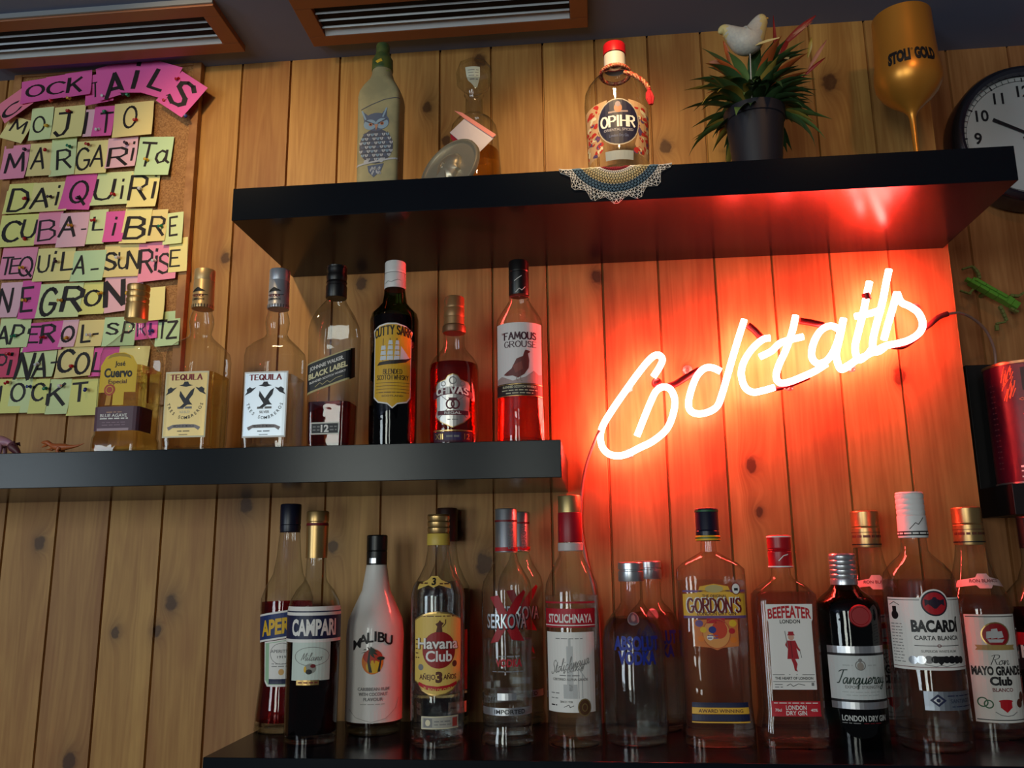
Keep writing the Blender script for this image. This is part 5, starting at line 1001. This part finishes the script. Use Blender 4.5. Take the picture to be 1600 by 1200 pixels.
# ---------------------------------------------------------------- alcove: clock, tin, brick gecko
def clock():
    Y = .07; C = at(1608, 212, Y); R = .1315
    th = thing('wall_clock', 'round wall clock with white face and black numerals cut off by the right edge', 'clock', C)
    FB = Matrix.Rotation(math.radians(90), 4, 'X')             # local z -> -y
    CH = M('dark_chrome_rim', (92, 92, 104), .22, .9); FA = M('white_clock_face', (206, 208, 214), .5)
    b = MB(); b.lathe([(-.038, R*.9), (-.03, R), (.006, R), (.016, R*.965), (.019, R*.92), (.016, R*.875), (.006, R*.86)], CH, 72, FB, cap1=False); b.build('rim', th)
    b = MB(); b.lathe([(.0, R*.87), (.001, .0002)], FA, 64, FB, cap0=False, cap1=False)
    def f2(x, z, y=-.0016): return Vector((x, y, z))
    K2 = M('clock_black', (26, 26, 32), .5)
    for i in range(60):
        a = math.radians(6*i); r0, r1 = R*.80, R*.85; wd = .0011 if i % 5 == 0 else .0005; r0 = R*.79 if i % 5 == 0 else r0
        d = Vector((math.sin(a), 0, math.cos(a))); q = Vector((d.z, 0, -d.x)); o_ = Vector((0, -.0016, 0))
        b.add([d*r0-q*wd+o_, d*r0+q*wd+o_, d*r1+q*wd+o_, d*r1-q*wd+o_], [(0, 1, 2, 3)], K2)
    for i in range(72):
        a, a2 = math.radians(5*i), math.radians(5*i+5); P = []
        for aa in (a, a2): P += [f2(math.sin(aa)*R*.805, math.cos(aa)*R*.805), f2(math.sin(aa)*R*.80, math.cos(aa)*R*.80)]
        b.add(P, [(0, 1, 3, 2)], K2)
    for i in range(1, 13):
        V, F, wd = outline_text(str(i), .02); a = math.radians(30*i); cx, cz = math.sin(a)*R*.655, math.cos(a)*R*.655; h = R*.165
        b.add([f2(cx+(x-wd/2)*h*.92, cz+(y-.5)*h) for x, y in V], F, K2)
    b.build('dial', th, smooth=False)
    def hand(name, ang, l, w_, y):
        a = math.radians(ang); d = Vector((math.sin(a), 0, math.cos(a))); q = Vector((d.z, 0, -d.x)); b = MB(); P = []
        for yy in (y, y+.001): P += [d*-.015-q*w_*.8+Vector((0, yy, 0)), d*-.015+q*w_*.8+Vector((0, yy, 0)), d*l+q*w_+Vector((0, yy, 0)), d*l-q*w_+Vector((0, yy, 0))]
        b.add(P, [(0, 1, 2, 3), (7, 6, 5, 4), (0, 4, 5, 1), (1, 5, 6, 2), (2, 6, 7, 3), (3, 7, 4, 0)], K2); b.build(name, th, False)
    hand('hour_hand', 299, .067, .0030, -.005); hand('minute_hand', 62, .092, .0022, -.0075); hand('second_hand', 160, .095, .0006, -.009)
    b = MB(); b.lathe([(.0, .005), (.010, .005), (.011, .001)], K2, 16, FB); b.build('hand_hub', th)
    b = MB(); b.lathe([(.0115, R*.868), (.0135, R*.5), (.014, .0002)], CLEAR, 64, FB, cap0=False, cap1=False); b.build('cover_glass', th)
clock()

ABOX = M('black_box_shelf', (20, 18, 20), .5)
A0 = at(1506, 572, .104); zb1 = at(1545, 757, .0).z; zb0 = at(1548, 805, .0).z
bs = thing('box_shelf', 'black bracket shelf in the alcove under the red tin', 'shelf', (A0.x, .1095, zb0))
b = MB(); b.box((0, -.0115, zb1-zb0), (2.0-A0.x, 0, A0.z-zb0), ABOX, .0006); b.build('back_panel', bs, False)
b = MB(); b.box((0, -.1195, 0), (2.0-A0.x, 0, zb1-zb0), ABOX, .0006); b.build('bottom_panel', bs, False)
def tin():
    r = .056; C = Vector((at(1530, 569, .05).x+r+.0015,   .035, zb1+.0003)); ht = at(1560, 563, .035-.05).z-C.z
    th = thing('spice_tin', 'dark red spice tin with a black thermometer label on the alcove shelf', 'tin', C)
    RT_ = M('red_printed_tin', (92, 16, 34), .38, .0, bump=(14, .0, (58, 12, 28))); RIM = M('tin_gold_rim', (190, 140, 96), .3, .8)
    b = MB(); b.lathe([(.002, r), (ht-.004, r)], RT_, 56); b.build('can', th)
    b = MB(); b.lathe([(0, r*.97), (.0005, r+.0012), (.003, r+.0012), (.0032, r)], foil((170, 160, 160)), 56, cap1=False); b.build('bottom_rim', th)
    b = MB(); b.lathe([(ht-.005, r), (ht-.0045, r+.0012), (ht-.0005, r+.0012), (ht, r*.97), (ht-.002, r*.93), (ht-.0022, .0002)], RIM, 56, cap0=False, cap1=False); b.build('lid', th)
    s = pxm(C+Vector((0, -r, .1))); L = Lab(Surf([(0, r, r, 2), (ht, r, r, 2)]), lambda y: ht-(y-565)*s, s)
    L.rect(-28, 28, 577, 614, ink((26, 24, 28)), 1).text('Merch', 5, 592, 6.5, W_, 30, 2, bold=.03).bars(-10, 22, 601, 2, GY, 3, 2).bars(-10, 18, 606, 2, GY, 4, 2).rect(-21, -19, 586, 602, W_, 2).ell(-20, 605, 3, 3, W_, 2).ringe(-20, 605, 3, 3, 1, W_, 3)
    rs = ink((190, 60, 50)); rn = random.Random(5); og = ink((190, 100, 50))
    for i in range(22): u = rn.uniform(-52, -36); y = rn.uniform(570, 612); L.line([(u, y), (u-5+rn.uniform(-3, 3), y+rn.uniform(10, 20))], 1.6, og, 1)
    for i in range(46): u = rn.uniform(-34, 50); y = rn.uniform(640, 716); L.line([(u, y), (u+rn.uniform(5, 14), y-rn.uniform(-2, 5))], 1.5, rs if i % 3 else ink((150, 26, 44)), 1)
    L.line([(-30, 626), (-26, 628), (-30, 630), (-34, 628), (-30, 626)], 1, og).ringe(-16, 628, 5, 5, 1, rs, 1).ringe(-4, 628, 5, 5, 1, rs, 1).ringe(8, 628, 5, 5, 1, rs, 1)
    L.shape([(-18, 760), (-12, 740), (0, 728), (20, 724), (50, 726), (50, 760)], ink((60, 50, 44)), 1).bars(-44, -30, 734, 3, W_, 2).bars(-44, -26, 741, 2, W_, 3).bars(-44, -28, 750, 2, W_, 4)
    for i in range(16): L.bars(-82, -72, 600+9*i, 1.6, ink((120, 60, 64)), i, 1, 3, 6)
    L.build('label', th)
tin()
def gecko():
    Y = .078; C = at(1550, 455, Y); s = pxm(C); th = thing('brick_gecko', 'green gecko made of toy bricks clinging to the alcove wall beside the clock', 'toy gecko', C)
    G1 = M('toy_brick_green', (96, 150, 52), .3); G2 = M('toy_brick_olive', (110, 116, 60), .35)
    q = lambda x, y: at(x, y, Y)-C
    def bar(name, A, B, w_, d_, mat, seg=None, parent=None, y0=0):
        A, B = q(*A), q(*B); d = (B-A); l = d.length; d.normalize(); n = Vector((-d.z, 0, d.x)); mx = Matrix((d, n, Vector((0, -1, 0)))).transposed().to_4x4(); b = MB()
        k = seg or 1
        for i in range(k):
            bm = bmesh.new(); bmesh.ops.create_cube(bm, size=1)
            for v in bm.verts: v.co = Vector(((v.co.x+.5)*(l/k-.0004)+i*l/k, v.co.y*w_*(1 if i % 2 == 0 else .9), v.co.z*d_))
            bmesh.ops.bevel(bm, geom=list(bm.edges), offset=.0005, segments=1, affect='EDGES')
            b.addbm(bm, mat, Matrix.Translation(A+Vector((0, y0, 0))) @ mx)
        return b.build(name, parent or th, False)
    bar('body', (1516, 439), (1572, 470), 10*s, .018, G1, 4); bar('back_ridge', (1520, 439), (1570, 467), 4.5*s, .026, G1, 3); bar('head', (1571, 468), (1590, 480), 12*s, .016, G1, 2); bar('tail', (1509, 436), (1518, 440), 5*s, .01, G1)
    for A, B, D in (((1530, 436), (1528, 426), (1519, 416)), ((1578, 462), (1591, 463), (1600, 457)), ((1562, 478), (1568, 490), (1573, 502))):
        o = bar('leg', A, B, 4.5*s, .008, G2, 2); bar('lower_leg', B, D, 4*s, .007, G2, 2, o)
    o = bar('leg', (1520, 452), (1514, 459), 3.5*s, .006, G2); bar('lower_leg', (1517, 460), (1500, 454), 2.6*s, .006, G2, 3, o)
    bar('foot', (1519, 416), (1503, 421), 3*s, .006, G2, 2); bar('foot', (1556, 506), (1572, 503), 3*s, .006, G2, 2); bar('jaw', (1578, 482), (1591, 488), 4*s, .008, G2, 2); bar('foot', (1557, 508), (1558, 517), 5*s, .006, G2)
    b = MB(); b.tube([q(1545, 454)+Vector((0, .002, 0)), q(1545, 454)+Vector((0, .11-Y, 0))], .004, G2, 8); b.build('wall_peg', th)
gecko()

# ---------------------------------------------------------------- toy dinosaurs on the middle shelf
def dinos():
    Y = -.20; z0 = S_MID
    def build(name, label, px, pts, mat, legs, extra=None, mat2=None):
        P0 = at(px, 690, Y); C = Vector((P0.x, Y, z0)); s = pxm(P0); dz = z0-at(px, 707, Y).z
        q = lambda x, y, d=0: Vector(((x-px)*s, d, (708-y)*s*1.0))
        th = thing(name, label, 'toy dinosaur', C); b = MB(); path = catmull([q(x, y) for x, y, r in pts], 5); rr = catmull([(r, 0, 0) for _, _, r in pts], 5)
        b.tube(path, [max(.0004, r.x*s) for r in rr], mat, 12); b.build('body', th, angle=80)
        for L_ in legs:
            for sd in (-1, 1):
                b = MB(); b.tube(catmull([q(x, y, sd*d*s) for x, y, d, r in L_], 4), [max(.0004, r.x*s) for r in catmull([(r, 0, 0) for _, _, _, r in L_], 4)], mat2 or mat, 8); b.build('leg', th, angle=80)
        if extra: extra(th, q, s)
    OM = M('orange_brown_plastic', (176, 92, 48), .4, bump=(200, .2)); PM = M('lilac_pink_plastic', (176, 128, 160), .4, bump=(60, .2, (196, 140, 130))); MR = M('maroon_plastic', (92, 48, 56), .45)
    def jaw(th, q, s):
        b = MB(); b.tube([q(73, 688), q(68, 690), q(64, 691.5)], [2.2*s, 1.6*s, .6*s], OM, 8); b.build('jaw', th)
        for sd in (-1, 1):
            b = MB(); b.tube([q(84, 693, sd*3*s), q(79, 696, sd*4*s), q(75, 696, sd*4*s)], [1.6*s, 1.1*s, .6*s], OM, 6); b.build('arm', th)
    build('toy_dinosaur', 'small orange-brown toy dinosaur with a long tail on the middle shelf', 96, [(63, 684, .8), (67, 684, 2.6), (73, 684.5, 3.8), (79, 688, 3.6), (86, 691, 5), (94, 692, 6), (102, 692, 5.4), (110, 692, 3.6), (120, 691, 2.2), (128, 689, 1.2), (134, 687, .4)], OM, [[(96, 693, 4, 4.2), (94, 699, 5, 2.6), (98, 704, 5, 1.8), (93, 707.5, 5, 1.6)]], jaw)
    def head(th, q, s):
        b = MB(); b.tube(catmull([q(17, 684), q(22, 690), q(30, 697), q(36, 704)], 4), [v.x*s for v in catmull([(4.5, 0, 0), (7, 0, 0), (5, 0, 0), (2.4, 0, 0)], 4)], MR, 10); b.build('head', th)
        for sd in (-1, 1): b = MB(); b.tube([q(22, 686, sd*4*s), q(28, 684, sd*6*s), q(30, 688, sd*6*s)], [3*s, 2.6*s, .8*s], MR, 8); b.build('ear', th)
    build('toy_dinosaur', 'lilac-pink toy animal with a dark lowered head at the left edge of the middle shelf', 0, [(-60, 698, 1), (-40, 692, 5), (-20, 684, 11), (-4, 682, 11), (8, 682, 8), (16, 684, 5.5), (22, 690, 5), (30, 698, 3), (34, 702, 1.2)], PM, [[(-22, 688, 6, 5), (-22, 698, 7, 3.4), (-22, 707.5, 7, 3)], [(4, 686, 5, 4.4), (6, 697, 6, 3), (4, 707.5, 6, 3)]], head)
dinos()

# ---------------------------------------------------------------- cork board with handwritten sticky notes
CORK = M('cork', (176, 130, 82), .85, bump=(420, .5, (140, 96, 58))); BFR = M('pine_board_frame', (176, 126, 76), .5, bump=(30, .1, (150, 100, 58)))
def cork_board():
    a = at(-6, 118, 0); c = at(316, 118, 0); zt = at(200, 104, 0).z; zb = at(100, 640, 0).z; x0, x1 = at(-2, 400, 0).x, at(300, 400, 0).x
    C = Vector(((x0+x1)/2, -.005, zb)); th = thing('cork_board', 'framed cork board covered with pink, yellow and green sticky notes', 'cork board', C); h = zt-zb; w2 = (x1-x0)/2; f = .016
    b = MB(); b.box((-w2+f, -.006, f), (w2-f, .0048, h-f), CORK); b.build('cork_panel', th, False)
    b = MB(); b.box((-w2, -.010, 0), (-w2+f, .0048, h), BFR, .001); b.box((w2-f, -.010, 0), (w2, .0048, h), BFR, .001); b.box((-w2+f, -.010, 0), (w2-f, .0048, f), BFR, .001); b.box((-w2+f, -.010, h-f), (w2-f, .0048, h), BFR, .001); b.build('frame', th, False)
cork_board()
YB = -.0112
NC = {'pink': (242, 152, 186), 'magenta': (232, 100, 178), 'salmon': (240, 132, 160), 'yellow': (242, 230, 158), 'tan': (236, 218, 152), 'green': (220, 234, 176), 'mint': (196, 226, 180), 'lilac': (240, 190, 206), 'olive': (232, 230, 142), 'red': (222, 84, 118)}
NM = {k: M('note_paper_'+k, v, .75) for k, v in NC.items()}
NW = {'salmon': 'salmon pink', 'magenta': 'magenta', 'mint': 'mint green', 'tan': 'tan yellow', 'olive': 'olive yellow', 'green': 'pale green', 'lilac': 'pale pink', 'red': 'red pink'}
MK = M('black_marker_ink', (36, 30, 34), .55); MKP = M('purple_marker_ink', (70, 30, 90), .55)
nrn = random.Random(21)
def note(row, idx, x0, x1, y0, y1, color, letters, label, rot=0.0, lift=0.0, dy=0.0):
    cx, cy = (x0+x1)/2, (y0+y1)/2; C = at(cx, cy, YB); s = pxm(C); w2, h2 = (x1-x0)/2*s, (y1-y0)/2*s
    y_base = -lift-.0005*(idx % 3)-.0004; curl = nrn.uniform(.002, .007); n = 6
    cr, sr = math.cos(math.radians(rot)), math.sin(math.radians(rot)); skew = nrn.uniform(-.03, .03)
    def P(u, v, e=0):                                   # u, v in metres from the middle; hangs away from the board towards the bottom
        t_ = (h2-v)/(2*h2); dep = y_base-.0042*t_-curl*max(0, t_-.35)**2*1.6-e
        return Vector((u*cr-v*sr+skew*v, dep, u*sr+v*cr))
    V = []; F = []
    for lay in (0, .00025):
        for j in range(n+1):
            for i in range(3): V.append(P((i-1)*w2, h2-2*h2*j/n, lay))
    o = 3*(n+1)
    for j in range(n):
        for i in range(2):
            k = j*3+i; F.append((k, k+1, k+4, k+3)); F.append((o+k, o+k+3, o+k+4, o+k+1))
    b = MB(); b.add(V, F, NM[color])
    for L_ in letters:
        ch, lx0, lx1, ly0, ly1 = L_[:5]; pen = L_[5] if len(L_) > 5 else 1.35; mk = MKP if len(L_) > 6 else MK
        V2, F2, wd = strokes(ch, pen, .35, nib=.9); hh = (ly1-ly0)*s; ww = (lx1-lx0)*s; lc = at((lx0+lx1)/2, (ly0+ly1)/2, YB)-C; lu, lv = lc.x*cr+lc.z*sr, -lc.x*sr+lc.z*cr; lr = math.radians((L_[7] if len(L_) > 7 else 0)+nrn.uniform(-4, 4)); cl, sl_ = math.cos(lr), math.sin(lr)
        Q = []
        for x, y in V2:
            a, c = ((x/wd-.5)*ww if wd > .35 else (x-wd/2)*hh*.85), (y-.5)*(hh if ch != '-' else min(hh, ww*1.6)); Q.append(P(lu+a*cl-c*sl_-0*skew, lv+a*sl_+c*cl, .0006))
        b.add(Q, F2, mk)
    ob = b.build('sticky_note', smooth=False); ob.location = C; tag(ob, label, 'sticky note', 'handwritten sticky notes'); return ob
ROWS = [
 ('MOJITO', .0046, [(10, 50, 185, 226, 'yellow', [('M', 22, 47, 190, 211)], -18), (51, 87, 168, 226, 'green', [('O', 56, 76, 184, 212)], 2), (86, 137, 166, 223, 'yellow', [('J', 91, 117, 178, 219)], 2), (135, 153, 171, 220, 'lilac', [('I', 137, 141, 177, 214)], 0), (149, 182, 166, 220, 'magenta', [('T', 160, 181, 178, 213)], 0), (180, 244, 160, 220, 'tan', [('O', 197, 219, 168, 205)], 2)]),
 ('MARGARITA', .0028, [(5, 48, 226, 286, 'pink', [('M', 13, 44, 240, 273)], 1), (47, 88, 223, 281, 'tan', [('A', 54, 76, 232, 268)], 0), (82, 123, 215, 281, 'green', [('R', 93, 117, 235, 268)], 3), (120, 173, 219, 277, 'yellow', [('G', 122, 145, 232, 270), ('A', 146, 168, 228, 264)], 0), (169, 218, 214, 268, 'lilac', [('R', 174, 206, 232, 264), ('i', 206, 215, 222, 255)], 2), (216, 272, 213, 280, 'mint', [('T', 222, 246, 224, 264), ('a', 245, 270, 228, 259)], -3)]),
 ('DAIQUIRI', .0022, [(10, 58, 286, 338, 'olive', [('D', 19, 51, 296, 334)], 0), (50, 114, 284, 336, 'yellow', [('A', 53, 83, 295, 329), ('i', 85, 101, 290, 324)], 0), (100, 151, 270, 333, 'magenta', [('Q', 113, 144, 284, 321)], -4), (146, 209, 268, 325, 'green', [('U', 151, 183, 281, 316), ('i', 186, 201, 280, 314)], 0), (204, 251, 268, 329, 'yellow', [('R', 206, 236, 275, 316), ('i', 239, 248, 271, 313)], -1)]),
 ('CUBA-LIBRE', .0034, [(0, 64, 335, 390, 'olive', [('C', 8, 38, 347, 381, 1.6), ('U', 38, 62, 345, 375, 1.6)], 0), (60, 100, 329, 386, 'pink', [('B', 65, 93, 345, 379, 1.1)], 0), (94, 142, 332, 391, 'lilac', [('A', 97, 125, 340, 373, 1.5), ('-', 131, 139, 352, 368, 2.4)], 0), (139, 170, 327, 386, 'green', [('L', 149, 166, 340, 362, 1.5)], 0), (166, 198, 330, 383, 'magenta', [('i', 178, 187, 340, 371, 1.5)], 0), (194, 238, 326, 385, 'yellow', [('B', 201, 234, 341, 377, 1.6)], -2), (233, 264, 327, 382, 'tan', [('R', 238, 263, 340, 371, 1.5)], 0), (258, 289, 332, 386, 'green', [('E', 268, 281, 340, 371, 1.5)], 4)]),
 ('TEQUILA-SUNRISE', .0022, [(2, 60, 386, 440, 'pink', [('T', 5, 24, 403, 432), ('E', 20, 36, 405, 430), ('Q', 33, 57, 402, 434)], -1), (57, 119, 387, 443, 'yellow', [('U', 63, 81, 400, 428, 1.5), ('i', 82, 92, 393, 426, 1.5), ('L', 100, 119, 394, 424, 1.5)], 0), (115, 168, 391, 443, 'mint', [('A', 119, 139, 401, 431, 1.6), ('-', 146, 158, 414, 430, 2.6)], 0), (163, 222, 381, 436, 'tan', [('S', 165, 187, 396, 424, 1.9), ('U', 188, 203, 395, 422, 1.6), ('N', 202, 222, 393, 422, 1.6)], 0), (218, 279, 377, 443, 'pink', [('R', 222, 244, 391, 429, 1.5), ('i', 243, 250, 389, 425, 1.5), ('S', 250, 270, 397, 430, 1.5)], 4), (266, 296, 371, 429, 'yellow', [('E', 269, 285, 392, 419, 1.4)], 3)]),
 ('NEGRONI', .0034, [(0, 38, 441, 500, 'lilac', [('N', 3, 24, 452, 491, 1.4)], 0), (35, 66, 438, 502, 'magenta', [('E', 38, 57, 450, 489, 1.5)], 0), (62, 133, 443, 500, 'green', [('G', 68, 95, 452, 496, 1.8), ('R', 103, 138, 450, 489, 1.8)], 0), (130, 171, 441, 495, 'olive', [('O', 136, 163, 455, 480, 1.9)], 0), (166, 228, 428, 490, 'lilac', [('N', 168, 201, 440, 480, 2.0)], 6), (225, 261, 449, 505, 'yellow', [], 3)]),
 ('APEROL-SPRITZ', .0022, [(0, 51, 495, 546, 'green', [('A', 0, 20, 511, 540, 1.8), ('P', 22, 41, 509, 540, 1.6)], 0), (41, 105, 503, 551, 'magenta', [('E', 47, 66, 511, 537, 1.7), ('R', 68, 92, 508, 537, 1.7)], 3), (98, 124, 500, 545, 'lilac', [('O', 100, 121, 511, 536, 1.9)], 0), (120, 165, 500, 544, 'tan', [('L', 131, 146, 508, 536, 1.8), ('-', 148, 157, 515, 530, 3)], 0), (163, 216, 495, 543, 'mint', [('S', 169, 190, 506, 524, 1.9), ('P', 195, 212, 504, 536, 1.7)], 0), (214, 250, 489, 533, 'magenta', [('R', 218, 232, 503, 527, 1.4, 1), ('i', 234, 242, 497, 525, 1.7, 1)], 4), (245, 284, 486, 543, 'mint', [('T', 250, 263, 502, 530, 2.1), ('Z', 263, 281, 503, 530, 1.9)], 3)]),
 ('PINA-COLADA', .0034, [(0, 32, 543, 592, 'red', [('P', 0, 14, 555, 587, 1.5), ('i', 16, 24, 552, 587, 1.7)], 0), (31, 92, 543, 592, 'green', [('N', 33, 58, 553, 595, 1.6), ('A', 58, 81, 554, 592, 1.6), ('-', 84, 95, 558, 576, 2.4)], 0), (91, 150, 541, 592, 'tan', [('C', 95, 121, 548, 583, 1.8), ('O', 122, 146, 553, 586, 1.8)], 3), (144, 190, 543, 590, 'magenta', [('L', 150, 166, 552, 582, 1.6)], 0), (186, 236, 541, 590, 'yellow', [], -2)]),
 ('MOCKTAILS', .0020, [(-22, 40, 592, 648, 'olive', [('M', -16, 7, 604, 632, 1.6)], 0), (17, 52, 592, 647, 'green', [('O', 20, 44, 600, 628, 1.6)], 0), (50, 79, 592, 648, 'olive', [('C', 53, 74, 600, 627, 1.7)], 0), (77, 113, 592, 649, 'green', [('K', 78, 108, 600, 634, 1.6)], 0), (110, 160, 592, 651, 'olive', [('T', 115, 140, 599, 628, 1.7)], 0)]),
]
for word, lift, notes in ROWS:
    seen = [''.join(l[0] for l in nt_[5]).upper() for nt_ in notes]
    for i, (x0, x1, y0, y1, c, lt, rot) in enumerate(notes):
        tx = seen[i]; cn = NW.get(c, c); prev = 'beside the '+seen[i-1]+' note' if i and seen[i-1] else 'at its start'
        if not tx: lb = '%s sticky note without letters, ending the handwritten %s row' % (cn, word)
        else: lb = '%s sticky note lettered %s in the handwritten %s row, %s' % (cn, ' '.join(tx.replace('-', ' ').split()) if len(tx) > 1 else tx, word, prev)
        note(word, i, x0, x1, y0, y1, c, lt, lb, rot, lift)
HEAD = [('C', 3, 57, 150, 190, 'salmon', 36, [('C', 10, 44, 168, 186, 1.5, )], .010), ('O', 40, 84, 128, 170, 'magenta', 6, [('O', 49, 79, 138, 158, 1.6)], .011), ('C', 78, 116, 122, 166, 'magenta', 5, [('C', 82, 112, 134, 156, 1.5)], .012), ('K', 108, 152, 116, 162, 'magenta', 5, [('K', 115, 139, 127, 153, 1.9)], .013),
 ('T', 140, 186, 118, 172, 'magenta', 8, [('T', 147, 166, 134, 160, 1.1)], .0118), ('A', 160, 212, 104, 165, 'magenta', 14, [('A', 175, 207, 121, 163, 2.0)], .0148), ('I', 198, 246, 98, 158, 'magenta', -4, [('i', 217, 226, 103, 149, 1.9)], .0158), ('L', 234, 284, 104, 164, 'magenta', -20, [('L', 247, 270, 119, 151, 2.0)], .0168), ('S', 266, 320, 126, 188, 'magenta', -36, [('S', 276, 312, 137, 177, 1.9)], .0178)]
prevl = None
for i, (nm, x0, x1, y0, y1, c, rot, lt, lift) in enumerate(HEAD):
    note('COCKTAILS', i, x0, x1, y0, y1, c, lt, '%s sticky note lettered %s in the arched COCKTAILS heading%s' % (NW.get(c, c), nm, (', after the %s note' % prevl) if prevl else ', at its start'), rot, lift); prevl = nm
# push pins
PC = {'red': (176, 26, 34), 'green': (30, 120, 90), 'yellow': (212, 170, 50), 'white': (206, 206, 210), 'blue': (50, 60, 130), 'dark': (50, 26, 50), 'amber': (190, 140, 50)}
PM_ = {k: M('pin_'+k, v, .25) for k, v in PC.items()}; STEEL = foil((190, 190, 196), .25)
PINS = [(79, 157, 'red', 'the O of the COCKTAILS heading'), (107, 153, 'amber', 'the first row, under the C K of the heading'), (161, 150, 'white', 'the T of the COCKTAILS heading'), (199, 148, 'green', 'the A of the COCKTAILS heading'), (277, 123, 'red', 'the top of the L of the COCKTAILS heading'), (257, 157, 'red', 'the foot of the L of the COCKTAILS heading'), (290, 181, 'blue', 'the S of the COCKTAILS heading'),
 (106, 173, 'red', 'the J of MOJITO'), (72, 196, 'yellow', 'the first O of MOJITO'), (163, 174, 'green', 'the T of MOJITO, at its top'), (152, 202, 'white', 'the T of MOJITO, at its side'), (211, 187, 'red', 'the last O of MOJITO'),
 (38, 233, 'dark', 'the M of MARGARITA'), (70, 234, 'red', 'the first A of MARGARITA'), (107, 228, 'green', 'the first R of MARGARITA'), (136, 225, 'red', 'the G of MARGARITA'), (196, 223, 'dark', 'the pale pink R of MARGARITA'), (228, 249, 'yellow', 'the T of MARGARITA'),
 (38, 310, 'red', 'the D of DAIQUIRI'), (77, 307, 'dark', 'the A of DAIQUIRI'), (121, 309, 'dark', 'the Q of DAIQUIRI'), (176, 303, 'red', 'the U of DAIQUIRI'), (218, 294, 'white', 'the last R of DAIQUIRI'),
 (38, 373, 'red', 'the C U of CUBA'), (109, 352, 'amber', 'the A of CUBA'), (145, 344, 'red', 'the L of LIBRE'), (250, 353, 'green', 'the R of LIBRE'),
 (33, 418, 'yellow', 'the E Q of TEQUILA'), (86, 408, 'dark', 'the U of TEQUILA'), (183, 402, 'white', 'the S of SUNRISE'), (240, 407, 'white', 'the R of SUNRISE'),
 (37, 469, 'yellow', 'the E of NEGRONI'), (93, 469, 'amber', 'the G of NEGRONI'), (156, 458, 'yellow', 'the O of NEGRONI'), (198, 458, 'yellow', 'the last N of NEGRONI'),
 (20, 525, 'green', 'the A P of APEROL'), (66, 527, 'red', 'the E R of APEROL'), (103, 528, 'amber', 'the O of APEROL'), (138, 523, 'white', 'the L of APEROL'), (236, 517, 'blue', 'the magenta note before the last row letters T Z'),
 (12, 553, 'red', 'the P of PINA'), (57, 569, 'white', 'the N A of PINA'), (111, 572, 'red', 'the C O of COLADA'),
 (10, 598, 'red', 'the M of MOCKTAILS'), (45, 604, 'blue', 'the O of MOCKTAILS'), (70, 607, 'green', 'the C of MOCKTAILS'), (93, 603, 'white', 'the K of MOCKTAILS'), (133, 609, 'blue', 'the T of MOCKTAILS')]
_pm = {}
def pin(px, py, c, where):
    P = at(px, py, -.034 if py < 200 and px < 320 and 'heading' in where else -.0245)
    if c not in _pm:
        b = MB(); b.lathe([(-.004, .0030), (-.0032, .0034), (-.0022, .0024), (.0016, .0017), (.0030, .0026), (.0040, .0028), (.0046, .0018)], PM_[c], 12); o = b.build('head'); o.rotation_euler = (math.radians(90), 0, 0); h = o.data; col.objects.unlink(o); bpy.data.objects.remove(o)
        b = MB(); b.tube([(0, 0, -.004), (0, 0, -.018)], .0005, STEEL, 6); o = b.build('needle'); nd = o.data; bpy.data.objects.remove(o); _pm[c] = (h, nd)
    th = thing('push_pin', '%s push pin in %s' % (c if c != 'dark' else 'dark purple', where), 'push pin', P, 'push pins in the sticky notes')
    th.rotation_euler = (math.radians(90+nrn.uniform(8, 30)), 0, nrn.uniform(-.5, .5))
    for m_, nm in zip(_pm[c], ('head', 'needle')): link(nm, m_, th)
for p_ in PINS: pin(*p_)
